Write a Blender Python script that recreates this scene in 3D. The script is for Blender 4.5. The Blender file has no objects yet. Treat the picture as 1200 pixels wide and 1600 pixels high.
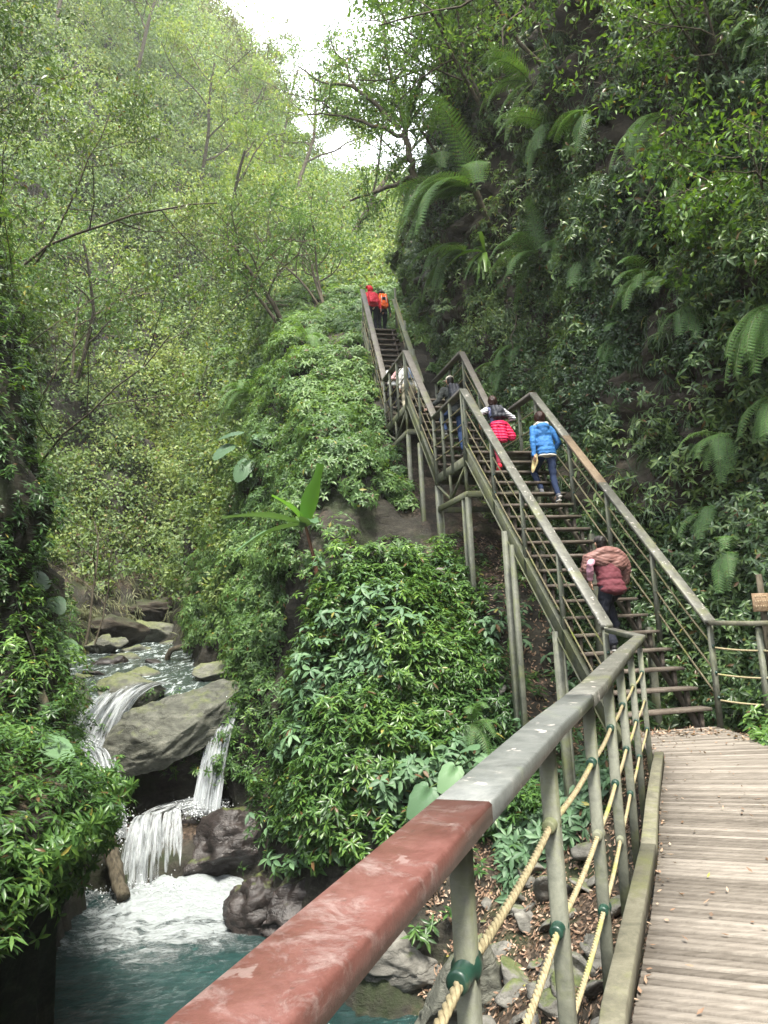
import bpy, math, random
import numpy as np
from mathutils import Matrix, Vector
sc = bpy.context.scene
C = sc.collection
R = math.radians
rng = np.random.default_rng(7)
random.seed(7)
# ------------------------------------------------------------------ camera
PITCH, ROLL = .14904, -.04479
cp, sp_ = math.cos(PITCH), math.sin(PITCH)
FW = np.array([0, cp, sp_]); UP0 = np.array([0, -sp_, cp]); RT0 = np.array([1., 0, 0])
RT = math.cos(ROLL)*RT0 + math.sin(ROLL)*UP0
UPV = -math.sin(ROLL)*RT0 + math.cos(ROLL)*UP0
EYE = np.array([0, 0, 1.5])
cd = bpy.data.cameras.new('camera'); cam = bpy.data.objects.new('camera', cd); C.objects.link(cam)
cd.sensor_fit = 'VERTICAL'; cd.sensor_height = 36; cd.lens = 1176.87/1600*36
cd.clip_start = .05; cd.clip_end = 1500
cam.matrix_world = Matrix(((RT[0], UPV[0], -FW[0], 0), (RT[1], UPV[1], -FW[1], 0), (RT[2], UPV[2], -FW[2], 1.5), (0, 0, 0, 1)))
sc.camera = cam
# ------------------------------------------------------------------ world, sun, exposure
SUN_EL, SUN_AZ = R(64), R(168)     # azimuth clockwise from +Y
wd = bpy.data.worlds.new('World'); sc.world = wd; wd.use_nodes = True
nt = wd.node_tree; nt.nodes.clear()
sky = nt.nodes.new('ShaderNodeTexSky'); sky.sky_type = 'NISHITA'; sky.sun_disc = False
sky.sun_elevation = SUN_EL; sky.sun_rotation = SUN_AZ; sky.dust_density = 3; sky.altitude = 200
cl = nt.nodes.new('ShaderNodeMixRGB'); cl.inputs[0].default_value = .72; cl.inputs[2].default_value = (9.5, 9.7, 10, 1)
bg = nt.nodes.new('ShaderNodeBackground'); bg.inputs[1].default_value = .115
wo = nt.nodes.new('ShaderNodeOutputWorld')
nt.links.new(sky.outputs[0], cl.inputs[1]); nt.links.new(cl.outputs[0], bg.inputs[0]); nt.links.new(bg.outputs[0], wo.inputs[0])
sd = bpy.data.lights.new('sun', 'SUN'); sun = bpy.data.objects.new('sun', sd); C.objects.link(sun)
sd.energy = 2.5; sd.angle = R(12); sd.color = (1, .95, .84)
sv = Vector((math.sin(SUN_AZ)*math.cos(SUN_EL), math.cos(SUN_AZ)*math.cos(SUN_EL), math.sin(SUN_EL)))
sun.rotation_euler = sv.to_track_quat('Z', 'Y').to_euler()
sc.view_settings.view_transform = 'Standard'; sc.view_settings.look = 'None'
sc.view_settings.exposure = 2.2; sc.view_settings.gamma = 1
sc.render.engine = 'CYCLES'
sc.cycles.max_bounces = 7; sc.cycles.diffuse_bounces = 3; sc.cycles.glossy_bounces = 2
sc.cycles.transmission_bounces = 3; sc.cycles.transparent_max_bounces = 12; sc.cycles.caustics_reflective = False

# ------------------------------------------------------------------ numpy noise
def _h(ix, iy, iz, seed):
    n = (ix*73856093) ^ (iy*19349663) ^ (iz*83492791) ^ (seed*2654435)
    n = (n ^ (n >> 13))*1274126177
    n = n & 0x7fffffff
    n = (n ^ (n >> 16))*60493
    return ((n & 0xffff)/65535.0)*2-1
def vnoise(p, seed=0):
    p = np.asarray(p, float); i = np.floor(p).astype(np.int64); f = p-i; f = f*f*(3-2*f)
    o = 0
    for dx in (0, 1):
        wx = f[:, 0] if dx else 1-f[:, 0]
        for dy in (0, 1):
            wy = f[:, 1] if dy else 1-f[:, 1]
            for dz in (0, 1):
                wz = f[:, 2] if dz else 1-f[:, 2]
                o = o + wx*wy*wz*_h(i[:, 0]+dx, i[:, 1]+dy, i[:, 2]+dz, seed)
    return o
def fbm(p, sc_=1., oct=4, seed=0, gain=.5):
    a, o, q = 1., 0, np.asarray(p, float)*sc_
    for k in range(oct):
        o = o + a*vnoise(q, seed+k*17); q = q*2.03+11.3; a *= gain
    return o
def nrm(v): return v/np.maximum(np.linalg.norm(v, axis=-1, keepdims=True), 1e-9)
def sstep(a, b, x):
    t = np.clip((x-a)/(b-a), 0, 1); return t*t*(3-2*t)
def rdir(n):
    v = rng.normal(size=(n, 3)); return nrm(v)

# ------------------------------------------------------------------ objects
def link(name, me, parent=None):
    o = bpy.data.objects.new(name, me); C.objects.link(o)
    if parent: o.parent = parent
    return o
def npmesh(name, V, T, mat=None, parent=None, rnd=None, tint=None, smooth=False, origin=None, quads=None):
    V = np.asarray(V, np.float32)
    if origin is not None: V = V-np.asarray(origin, np.float32)
    T = np.asarray(T, np.int32).reshape(-1, 3) if T is not None and len(T) else np.zeros((0, 3), np.int32)
    Q = np.asarray(quads, np.int32).reshape(-1, 4) if quads is not None and len(quads) else np.zeros((0, 4), np.int32)
    me = bpy.data.meshes.new(name); me.vertices.add(len(V)); me.vertices.foreach_set('co', V.ravel())
    li = np.concatenate([T.ravel(), Q.ravel()]).astype(np.int32)
    me.loops.add(len(li)); me.loops.foreach_set('vertex_index', li)
    n = len(T)+len(Q); me.polygons.add(n)
    st = np.concatenate([np.arange(len(T))*3, len(T)*3+np.arange(len(Q))*4]).astype(np.int32)
    me.polygons.foreach_set('loop_start', st)
    if smooth: me.polygons.foreach_set('use_smooth', np.ones(n, bool))
    me.update(calc_edges=True)
    for nm, a in (('rnd', rnd), ('tint', tint)):
        if a is not None:
            at = me.attributes.new(nm, 'FLOAT', 'POINT'); at.data.foreach_set('value', np.asarray(a, np.float32))
    if mat: me.materials.append(mat)
    o = link(name, me, parent)
    if origin is not None and parent is None: o.location = [float(c) for c in origin]
    return o
def tag(o, label=None, cat=None, group=None, kind=None):
    if label: o['label'] = label
    if cat: o['category'] = cat
    if group: o['group'] = group
    if kind: o['kind'] = kind
    return o
def thing(name, loc, label, cat, group=None, rz=0):
    o = bpy.data.objects.new(name, None); C.objects.link(o); o.location = [float(c) for c in loc]; o.rotation_euler = (0, 0, rz); o.empty_display_size = .1
    return tag(o, label, cat, group)
class MB:
    """collects boxes, beams, tubes into one mesh"""
    def __init__(s): s.v = []; s.q = []; s.t = []; s.n = 0
    def add(s, V, Q=(), T=()):
        V = np.asarray(V, float); s.v.append(V)
        if len(Q): s.q.append(np.asarray(Q)+s.n)
        if len(T): s.t.append(np.asarray(T)+s.n)
        s.n += len(V)
    def beam(s, a, b, w, h, up=(0, 0, 1), cham=0.):
        """rectangular bar from a to b, w across, h along up"""
        a = np.asarray(a, float); b = np.asarray(b, float); d = nrm(b-a); up = np.asarray(up, float)
        x = np.cross(d, up); x = x/np.linalg.norm(x); y = np.cross(x, d)
        c = cham if cham else min(w, h)*.1
        pr = [(-w/2+c, -h/2), (w/2-c, -h/2), (w/2, -h/2+c), (w/2, h/2-c), (w/2-c, h/2), (-w/2+c, h/2), (-w/2, h/2-c), (-w/2, -h/2+c)]
        V = [e+x*p+y*q for e in (a, b) for p, q in pr]
        Q = [[i, (i+1) % 8, 8+(i+1) % 8, 8+i] for i in range(8)]
        T = [[0, i+1, i] for i in range(1, 7)]+[[8, 8+i, 8+i+1] for i in range(1, 7)]
        s.add(V, Q, T)
    def box(s, c, size, rz=0):
        c = np.asarray(c, float); w, d, h = size; u_ = np.array([math.cos(rz), math.sin(rz), 0])
        s.beam(c-np.array([0, 0, h/2]), c+np.array([0, 0, h/2]), w, d, up=(-u_[1], u_[0], 0))
    def tube(s, pts, r, n=8, cap=True, ph=0):
        pts = np.asarray(pts, float); r = np.broadcast_to(np.asarray(r, float), (len(pts),))
        tg = np.gradient(pts, axis=0); tg = nrm(tg)
        ref = np.array([0, 0, 1.]) if abs(tg[0][2]) < .9 else np.array([1., 0, 0])
        x = np.cross(tg[0], ref); x /= np.linalg.norm(x); V = []
        an = np.arange(n)/n*2*math.pi+ph
        for i in range(len(pts)):
            x = x-tg[i]*(x@tg[i]); x /= max(np.linalg.norm(x), 1e-9); y = np.cross(tg[i], x)
            V.append(pts[i]+r[i]*(np.cos(an)[:, None]*x+np.sin(an)[:, None]*y))
        V = np.concatenate(V); m = len(pts)
        Q = [[i*n+j, i*n+(j+1) % n, (i+1)*n+(j+1) % n, (i+1)*n+j] for i in range(m-1) for j in range(n)]
        T = []
        if cap:
            V = np.concatenate([V, [pts[0], pts[-1]]]); a, b = m*n, m*n+1
            T = [[a, (j+1) % n, j] for j in range(n)]+[[b, (m-1)*n+j, (m-1)*n+(j+1) % n] for j in range(n)]
        s.add(V, Q, T)
    def build(s, name, mat, parent=None, smooth=False, origin=None, **k):
        V = np.concatenate(s.v); Q = np.concatenate(s.q) if s.q else None; T = np.concatenate(s.t) if s.t else None
        if parent is not None and origin is None: origin = parent_world(parent)
        return npmesh(name, V, T, mat, parent, smooth=smooth, origin=origin, quads=Q, **k)
def parent_world(p):
    l = np.zeros(3)
    while p is not None: l = l+np.array(p.location); p = p.parent
    return l

# ------------------------------------------------------------------ materials
class NT:
    def __init__(s, name):
        s.m = bpy.data.materials.new(name); s.m.use_nodes = True; s.t = s.m.node_tree; s.t.nodes.clear()
        s.out = s.t.nodes.new('ShaderNodeOutputMaterial')
    def n(s, ty, ins=None, **props):
        nd = s.t.nodes.new(ty)
        for k, v in props.items(): setattr(nd, k, v)
        for k, v in (ins or {}).items():
            i = nd.inputs[k]
            if isinstance(v, bpy.types.NodeSocket): s.t.links.new(v, i)
            else: i.default_value = v
        return nd
    def coord(s, kind='Object'): return s.n('ShaderNodeTexCoord').outputs[kind]
    def pos(s): return s.n('ShaderNodeNewGeometry').outputs['Position']
    def noise(s, vec, scale, detail=4, rough=.55, dist=0., out=0):
        return s.n('ShaderNodeTexNoise', {'Vector': vec, 'Scale': scale, 'Detail': detail, 'Roughness': rough, 'Distortion': dist}).outputs[out]
    def ramp(s, fac, stops, interp='LINEAR'):
        nd = s.n('ShaderNodeValToRGB', {'Fac': fac}); cr = nd.color_ramp; cr.interpolation = interp
        while len(cr.elements) < len(stops): cr.elements.new(.5)
        for e, (p, c) in zip(cr.elements, stops):
            e.position = p; e.color = (c, c, c, 1) if isinstance(c, (int, float)) else (*c, 1)
        return nd.outputs[0]
    def mix(s, f, a, b, mode='MIX'):
        return s.n('ShaderNodeMixRGB', {0: f, 1: a, 2: b}, blend_type=mode).outputs[0]
    def math(s, op, a, b=0., c=0.):
        return s.n('ShaderNodeMath', {0: a, 1: b, 2: c}, operation=op).outputs[0]
    def scale(s, vec, v):
        return s.n('ShaderNodeMapping', {'Vector': vec, 'Scale': v}).outputs[0]
    def bump(s, h, st=.5, d=.02, nrm_=None):
        i = {'Height': h, 'Strength': st, 'Distance': d}
        if nrm_ is not None: i['Normal'] = nrm_
        return s.n('ShaderNodeBump', i).outputs[0]
    def done(s, color, rough=.6, normal=None, spec=.4, **extra):
        i = {'Base Color': color if isinstance(color, bpy.types.NodeSocket) else (*color, 1), 'Roughness': rough, 'Specular IOR Level': spec}
        if normal is not None: i['Normal'] = normal
        i.update(extra)
        b = s.n('ShaderNodeBsdfPrincipled', i); s.t.links.new(b.outputs[0], s.out.inputs[0]); s.b = b
        return s.m
    def leafout(s, color, rough, trans, spec=.35):
        b = s.n('ShaderNodeBsdfPrincipled', {'Base Color': color, 'Roughness': rough, 'Specular IOR Level': spec})
        tcol = s.mix(1., color, (1.5, 1.5, .55, 1), 'MULTIPLY')
        t = s.n('ShaderNodeBsdfTranslucent', {'Color': tcol})
        mx = s.n('ShaderNodeMixShader', {0: trans, 1: b.outputs[0], 2: t.outputs[0]})
        s.t.links.new(mx.outputs[0], s.out.inputs[0]); return s.m
def leafmat(name, c0, c1, c2, rough=.42, trans=.3, nscale=.35):
    m = NT(name); a = m.n('ShaderNodeAttribute', attribute_name='rnd').outputs['Fac']; b = m.n('ShaderNodeAttribute', attribute_name='tint').outputs['Fac']
    f = m.math('ADD', m.math('MULTIPLY', a, .45), m.math('MULTIPLY', b, .55))
    col = m.ramp(f, [(.1, c0), (.5, c1), (.9, c2)])
    # a few yellowed leaves
    y = m.math('GREATER_THAN', a, .994)
    col = m.mix(y, col, (.26, .24, .06, 1))
    br = m.math('MULTIPLY', m.math('GREATER_THAN', a, .968), m.math('LESS_THAN', a, .985))
    col = m.mix(br, col, (.11, .065, .03, 1))
    return m.leafout(col, rough, trans)
M = {}
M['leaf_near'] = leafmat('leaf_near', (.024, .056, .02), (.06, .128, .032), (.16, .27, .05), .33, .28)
M['leaf_pale'] = leafmat('leaf_pale', (.05, .10, .05), (.085, .16, .08), (.14, .24, .11), .5, .2)
M['leaf_mid'] = leafmat('leaf_mid', (.04, .085, .034), (.085, .16, .052), (.17, .27, .08), .42, .33)
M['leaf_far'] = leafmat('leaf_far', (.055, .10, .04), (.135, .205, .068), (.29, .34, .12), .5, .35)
M['leaf_cliff'] = leafmat('leaf_cliff', (.026, .055, .026), (.062, .112, .042), (.17, .24, .08), .33, .28)
M['leaf_fern'] = leafmat('leaf_fern', (.05, .11, .04), (.09, .18, .06), (.15, .27, .07), .4, .3)
M['leaf_dry'] = leafmat('leaf_dry', (.07, .085, .04), (.12, .13, .065), (.2, .2, .11), .6, .2)
m = NT('bark'); p = m.pos(); n1 = m.noise(m.scale(p, (6, 6, 1.5)), 3.); n2 = m.noise(p, 1.5)
M['bark'] = m.done(m.ramp(n1, [(.3, (.035, .03, .022)), (.6, (.10, .085, .06)), (.8, (.15, .15, .11))]), .9, m.bump(n1, .6, .02), .2)
def rockmat(name, dark, mid, light, moss=.5, wet=False, mosscol=((.05, .075, .018), (.12, .14, .045))):
    m = NT(name); p = m.pos()
    lay = m.noise(m.scale(p, (.7, .7, 3.2)), 1.6, 8, .65, .6); fine = m.noise(p, 9., 8, .7)
    cr = m.n('ShaderNodeTexVoronoi', {'Vector': m.mix(.55, m.scale(p, (.8, .8, 3.4)), m.noise(p, 1.3, 6, .7, 0, 1)), 'Scale': 2.1}, feature='DISTANCE_TO_EDGE').outputs[0]
    f = m.math('ADD', m.math('MULTIPLY', lay, .65), m.math('MULTIPLY', fine, .4))
    col = m.ramp(f, [(.32, dark), (.52, mid), (.72, light)])
    crk = m.ramp(m.math('ADD', cr, m.math('MULTIPLY', m.noise(p, 4., 5, .7), .12)), [(.05, .3), (.085, 1.)])
    col = m.mix(.6, col, crk, 'MULTIPLY')
    if moss:
        up = m.n('ShaderNodeSeparateXYZ', {0: m.n('ShaderNodeNewGeometry').outputs['Normal']}).outputs[2]
        mo = m.math('ADD', m.math('MULTIPLY', up, .45), m.noise(p, 1.1, 6, .7))
        mo = m.ramp(mo, [(1.05-moss*.55, 0.), (1.3-moss*.55, 1.)])
        mc = m.ramp(m.noise(p, 14., 4), [(.3, mosscol[0]), (.7, mosscol[1])])
        col = m.mix(m.math('MULTIPLY', mo, .85), col, mc)
    h = m.math('ADD', f, m.math('MULTIPLY', m.ramp(cr, [(0., 0.), (.05, 1.)]), .12))
    return m.done(col, .35 if wet else .78, m.bump(h, .9, .07), .5 if wet else .3)
M['cliff_rock'] = rockmat('cliff_rock', (.012, .010, .007), (.032, .026, .018), (.075, .062, .044), .55, mosscol=((.02, .03, .012), (.05, .065, .022)))
M['wet_rock'] = rockmat('wet_rock', (.008, .007, .007), (.028, .022, .02), (.07, .056, .05), .25, True)
M['stream_rock'] = rockmat('stream_rock', (.03, .032, .026), (.10, .102, .083), (.22, .22, .18), .5, mosscol=((.07, .09, .025), (.17, .185, .08)))
M['slate_rock'] = rockmat('slate_rock', (.05, .048, .042), (.13, .125, .11), (.27, .26, .23), .25)
# ------------------------------------------------------------------ stair frame (plan)
PSI = -.2318
U = np.array([math.sin(PSI), math.cos(PSI), 0]); N_ = np.array([math.cos(PSI), -math.sin(PSI), 0])
SB = np.array([4.1877, 10.1229, 0]); SW = 1.4355; RH, RR = .2506, .2535
def SP(s, t, z): return SB+U*s+N_*t+np.array([0, 0, z])   # t=0 right edge, -SW left edge
# ------------------------------------------------------------------ terrain
FLy = [-40, 4, 6, 8, 10, 10.8, 11.5, 12.5, 15, 16, 17, 20, 24, 28, 32, 36, 40, 45, 50, 60, 120, 260]
FLx = [-2, -2.5, -2.7, -2.85, -3.1, -3.6, -4.5, -4.95, -5.9, -6.5, -8, -9.5, -10.4, -10.8, -10.2, -8.5, -6.5, -3, 2, 10, 60, 150]
def stream_z(y):
    return np.interp(y, [-50, 15.4, 16.1, 17.0, 17.5, 18.5, 24, 30, 36, 42, 60], [-4.4, -4.4, -2.5, -2.4, -.3, .05, .55, 1.0, 1.6, 2.3, 5])
def terrain(x, y):
    x = np.asarray(x, float); y = np.asarray(y, float)
    s = (x-SB[0])*U[0]+(y-SB[1])*U[1]; t = (x-SB[0])*N_[0]+(y-SB[1])*N_[1]
    fl = stream_z(y)
    # left wall
    xf = np.interp(y, FLy, FLx); dxf = (np.interp(y+.5, FLy, FLx)-np.interp(y-.5, FLy, FLx))
    d = (xf-x)/np.sqrt(1+np.clip(dxf, -3, 3)**2)
    P = np.stack([x, y, np.zeros_like(x)], -1).reshape(-1, 3)
    nz = fbm(P, .35, 3, 5).reshape(x.shape); d = d+nz*.25*sstep(11, 14, y)+nz*sstep(20, 40, y)*1.2
    k = sstep(10.6, 11.6, y); k2 = sstep(16.5, 18, y)
    base = np.where(fl < -3, -4.4, fl)
    near = np.interp(d, [-1, 0, .55, .8, 2.6, 6, 60], [0, 0, 3.9, 4.2, 5.0, 13, 40])
    midp = np.interp(d, [-1, 0, .3, .7, .95, 1.3, 2.3, 4.5, 60], [0, 0, 4.3, 7.2, 8.8, 12.5, 15.5, 25, 70])
    far = np.interp(d, [-1, 0, .9, 2.2, 60], [0, 0, 2.2, 3.4, 112])
    zl = base+near*(1-k)+midp*k*(1-k2)+far*k2
    cap = np.interp(x, [-60, -25, -14.5, -10, 5, 60], [96, 92, 79, 56, 50, 50])+nz*3
    zl = np.minimum(zl, cap)
    # bank under the boardwalk
    xs = np.interp(y, [-50, 4, 9, 12, 14], [-1, -.6, .3, -.2, -.6])
    zb = np.minimum(np.interp(x-xs, [-1.5, 0, .5, 4.0, 8], [-1.6, 0, .7, 3.45, 3.5])-3.6, np.interp(y, [-40, 14], [-.06, -.06]))
    # ridge carrying the stairs
    G = np.interp(s, [-5, 1.2, 1.8, 3, 5, 7.5, 11, 13.5, 20, 40, 60, 80], [-7, -3, -1.9, -.6, 2.1, 3.6, 6.6, 10.3, 14.5, 30, 46, 52])
    GLf = np.interp(s, [-5, 1.2, 1.8, 3, 4.4, 5.3, 6.2, 7, 8.2, 9.5, 11, 13.5, 20, 40, 60, 80], [-7, -3, -1.9, -.3, 2.5, 3.2, 1.7, 1.6, 5.6, 7.0, 7.8, 10.5, 14.5, 30, 46, 52])
    tl = -SW-t; G = G+(GLf-G)*sstep(.4, 1.6, tl); e = np.interp(s, [0, 3, 6, 14, 25, 40], [2.9, 2.8, 2.6, 2.3, 2.0, 2.5])
    drop = np.where(tl < e, .25*np.clip(tl, 0, None), .25*e+(tl-e)*3.2)
    face = fbm(P, .5, 3, 9).reshape(x.shape)
    zr = G-drop+face*.35*sstep(2, 5, s)*sstep(.3, 2, tl)
    z = np.maximum(np.maximum(fl, zl), np.maximum(zb*(y < 16)+fl*(y >= 16), np.where(s > 0, zr, -9)))
    # flat leafy ground beside the foot of the stairs
    z = np.where((y < 10.9) & (x > 3.3), np.maximum(z, np.minimum(-.06, (x-3.6)*2.-.1)), z)
    return z
def grid_axis(a, segs):
    o = [a]
    for b, st in segs:
        while o[-1] < b: o.append(o[-1]+st)
    return np.array(o)
gx = grid_axis(-150, [(-60, 8), (-26, 1.6), (-13, .5), (8.5, .13), (20, .8), (60, 5), (160, 12)])
gy = grid_axis(-60, [(-6, 6), (3, .6), (24, .13), (45, .35), (90, 1.1), (150, 5), (260, 12)])
GX, GY = np.meshgrid(gx, gy); GZ = terrain(GX, GY)
V = np.stack([GX, GY, GZ], -1).reshape(-1, 3)
ny, nx = GX.shape
gzx = np.gradient(GZ, axis=1)/np.gradient(GX, axis=1); gzy = np.gradient(GZ, axis=0)/np.gradient(GY, axis=0)
TN = nrm(np.stack([-gzx, -gzy, np.ones_like(GZ)], -1).reshape(-1, 3))
steep = (1-TN[:, 2])[:, None]; dist = np.linalg.norm(V[:, :2], axis=1)[:, None]
amp = (.05+.38*steep)*(1+sstep(25, 60, dist)*3)
rn = fbm(V, .9, 5, 21, .55)[:, None]
strata = np.abs(fbm(V*[.5, .5, 1.6], .8, 4, 33))[:, None]
V = V+nrm(TN*[1, 1, .35])*(rn*amp-strata*amp*.9)
# overhang of the near left outcrop: it is undercut towards the water
und = np.clip(-.3-V[:, 2], 0, 3.4)*.42*(sstep(-2.2, -2.7, V[:, 0]))*(1-sstep(11, 13, V[:, 1]))
V[:, 0] -= und
idx = np.arange(ny*nx).reshape(ny, nx)
Q = np.stack([idx[:-1, :-1], idx[:-1, 1:], idx[1:, 1:], idx[1:, :-1]], -1).reshape(-1, 4)
# soil / rock / litter mix material
m = NT('ground_mix'); p = m.pos()
rk = m.noise(m.scale(p, (.8, .8, 2.6)), 1.8, 8, .68, .5); fn = m.noise(p, 11, 8, .7)
f = m.math('ADD', m.math('MULTIPLY', rk, .6), m.math('MULTIPLY', fn, .4))
rock = m.ramp(f, [(.35, (.012, .011, .009)), (.52, (.035, .032, .025)), (.7, (.09, .083, .062))])
lit = m.ramp(m.n('ShaderNodeTexVoronoi', {'Vector': p, 'Scale': 22.}).outputs['Color'], [(.2, (.018, .013, .009)), (.55, (.055, .038, .026)), (.9, (.13, .095, .07))])
up = m.n('ShaderNodeSeparateXYZ', {0: m.n('ShaderNodeNewGeometry').outputs['Normal']}).outputs[2]
flat = m.ramp(m.math('ADD', up, m.math('MULTIPLY', m.noise(p, 2.), .3)), [(.78, 0.), (1., 1.)])
col = m.mix(flat, rock, lit)
gr = m.ramp(m.noise(p, .8, 5, .7), [(.5, 0.), (.62, 1.)])
col = m.mix(m.math('MULTIPLY', gr, .75), col, (.028, .04, .016, 1))
M['ground'] = m.done(col, .85, m.bump(f, .9, .08), .25)
ground = npmesh('ground', V, None, M['ground'], quads=Q, smooth=True); tag(ground, kind='structure')
GV, GQ = V, Q
# ------------------------------------------------------------------ right cliff, its own sheet following the stairs
fs = [(-60, 7.5, -60, 14), (7.0, 6.3, -10, 14), (0, 0, 0, 0)]
foot = [(7.2, -40), (6.6, -5), (6.1, 3), (5.75, 7), (5.35, 9.2)]+[tuple(SP(s, t, 0)[:2]) for s, t in [(.2, .95), (2, .55), (4, .5), (7, .55), (10, .7), (13, .8), (16, 1.1), (20, 1.7), (26, 2.6), (34, 3.4), (50, 5)]]
foot = np.array(foot); fl_ = np.r_[0, np.cumsum(np.linalg.norm(np.diff(foot, axis=0), axis=1))]
al = np.r_[np.arange(0, fl_[4]-6, 1.2), np.arange(fl_[4]-6, fl_[11], .14), np.arange(fl_[11], fl_[-1], .5)]
hv = np.r_[np.arange(-3, 9, .14), np.arange(9, 40, .3)]
fx = np.interp(al, fl_, foot[:, 0]); fy = np.interp(al, fl_, foot[:, 1])
kx = np.ones(41)/41
A, H = np.meshgrid(np.arange(len(al)), hv)
tx = np.gradient(fx); ty = np.gradient(fy); tl_ = np.hypot(tx, ty); onx, ony = ty/tl_, -tx/tl_   # into the hill (right of travel)
sfo = (fx-SB[0])*U[0]+(fy-SB[1])*U[1]
gz = np.interp(sfo, [-5, 1, 3, 5, 7.5, 11, 13.5, 20, 40], [-.3, -.2, .3, 2.1, 3.6, 6.6, 10.3, 14, 30])
top = np.interp(sfo, [-30, 12, 15, 18, 24, 34, 50], [34, 34, 27, 21, 17, 17, 20])
zz = gz[A]-2+(H+3)/43*(top[A]-gz[A]+2)*1.0
hh = zz-gz[A]
off = np.interp(hh, [-3, 0, 2, 5, 9, 12, 20, 34], [-.1, 0, .35, 1.0, 1.7, 1.6, 2.6, 6.5])
P = np.stack([fx[A], fy[A], zz], -1).reshape(-1, 3)
n1 = fbm(P, .28, 4, 51).reshape(A.shape); n2 = fbm(P*[1, 1, 1.5], 1.0, 5, 61, .6).reshape(A.shape); n3 = np.abs(fbm(P*[.7, .7, 2.4], .9, 4, 71)).reshape(A.shape)
k = sstep(.3, 2.5, hh)
off = off+n1*.9*k*(hh > 0)-n2*.28-n3*.3+.15
CX = fx[A]+onx[A]*off; CY = fy[A]+ony[A]*off
CV = np.stack([CX, CY, zz], -1).reshape(-1, 3)
ny, nx = A.shape; idx = np.arange(ny*nx).reshape(ny, nx)
CQ = np.stack([idx[:-1, :-1], idx[1:, :-1], idx[1:, 1:], idx[:-1, 1:]], -1).reshape(-1, 4)
# cap going back from the top edge
te = CV.reshape(ny, nx, 3)[-1]; back = te+np.stack([onx*40, ony*40, np.full(nx, 6.)], -1)
CV = np.concatenate([CV, back]); bi = ny*nx+np.arange(nx)
CQ = np.concatenate([CQ, np.stack([idx[-1, :-1], bi[:-1], bi[1:], idx[-1, 1:]], -1)])
cliff = npmesh('cliff', CV, None, M['cliff_rock'], quads=CQ, smooth=True); tag(cliff, kind='structure')

# ------------------------------------------------------------------ water
def watermat():
    m = NT('pool_water'); p = m.pos(); sx = m.n('ShaderNodeSeparateXYZ', {0: p})
    # foam spreads from the foot of the cascade at (-4.6, 15.6)
    dx = m.math('MULTIPLY', m.math('ADD', sx.outputs[0], 3.9), .46); dy = m.math('MULTIPLY', m.math('SUBTRACT', sx.outputs[1], 15.4), .36)
    r = m.math('SQRT', m.math('ADD', m.math('MULTIPLY', dx, dx), m.math('MULTIPLY', dy, dy)))
    nz = m.noise(m.scale(p, (1, 1.6, 1)), 1.3, 8, .72, .8); nf = m.noise(m.scale(p, (1, 1.8, 1)), 5., 7, .75, 1.5)
    v = m.math('SUBTRACT', m.math('ADD', m.math('MULTIPLY', nz, 1.2), m.math('MULTIPLY', nf, .9)), m.math('MULTIPLY', r, .62))
    foam = m.ramp(v, [(.36, 0.), (.5, .35), (.62, 1.)])
    deep = m.ramp(m.noise(p, .6, 3), [(.3, (.010, .036, .034)), (.7, (.022, .075, .07))])
    col = m.mix(foam, deep, (.62, .68, .69, 1))
    rough = m.math('ADD', m.math('MULTIPLY', foam, .5), .06)
    rp = m.noise(m.scale(p, (1, 1.9, 1)), 4.2, 7, .68, .9)
    return m.done(col, rough, m.bump(m.math('ADD', rp, m.math('MULTIPLY', foam, m.math('MULTIPLY', nf, .8))), 1., .2), .6)
M['pool_water'] = watermat()
wx = np.arange(-7.5, 3, .07); wy = np.arange(2.5, 16.6, .07); WX, WY = np.meshgrid(wx, wy)
P = np.stack([WX, WY, WX*0], -1).reshape(-1, 3)
ft = np.exp(-(((WX+4.4)/2.)**2+((WY-15.6)/1.8)**2))
wz = -3.5+(fbm(P*[1, 1.6, 1], 1.1, 4, 81)*.035).reshape(WX.shape)*(1+3*ft)+ft*.12+np.abs(fbm(P, 3.5, 3, 83)).reshape(WX.shape)*.1*ft
ny, nx = WX.shape; idx = np.arange(ny*nx).reshape(ny, nx)
Qw = np.stack([idx[:-1, :-1], idx[:-1, 1:], idx[1:, 1:], idx[1:, :-1]], -1).reshape(-1, 4)
tag(npmesh('pool', np.stack([WX, WY, wz], -1).reshape(-1, 3), None, M['pool_water'], quads=Qw, smooth=True), kind='structure')
m = NT('stream_water'); p = m.pos()
a = m.noise(m.scale(p, (1, .35, 1)), 5., 8, .7, .8); fo = m.ramp(a, [(.5, 0.), (.66, 1.)])
M['stream_water'] = m.done(m.mix(fo, (.035, .05, .045, 1), (.45, .50, .50, 1)), m.math('ADD', m.math('MULTIPLY', fo, .4), .08), m.bump(m.noise(m.scale(p, (1, .5, 1)), 6., 6, .65), .8, .08), .5)
wx = np.arange(-12.5, -2.2, .08); wy = np.arange(17.35, 44, .1); WX, WY = np.meshgrid(wx, wy)
P = np.stack([WX, WY, WX*0], -1).reshape(-1, 3)
wz = stream_z(WY)+.22+fbm(P*[1, .6, 1], 1.4, 4, 87).reshape(WX.shape)*.06
ny, nx = WX.shape; idx = np.arange(ny*nx).reshape(ny, nx)
Qw = np.stack([idx[:-1, :-1], idx[:-1, 1:], idx[1:, 1:], idx[1:, :-1]], -1).reshape(-1, 4)
tag(npmesh('stream', np.stack([WX, WY, wz], -1).reshape(-1, 3), None, M['stream_water'], quads=Qw, smooth=True), kind='structure')
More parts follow.
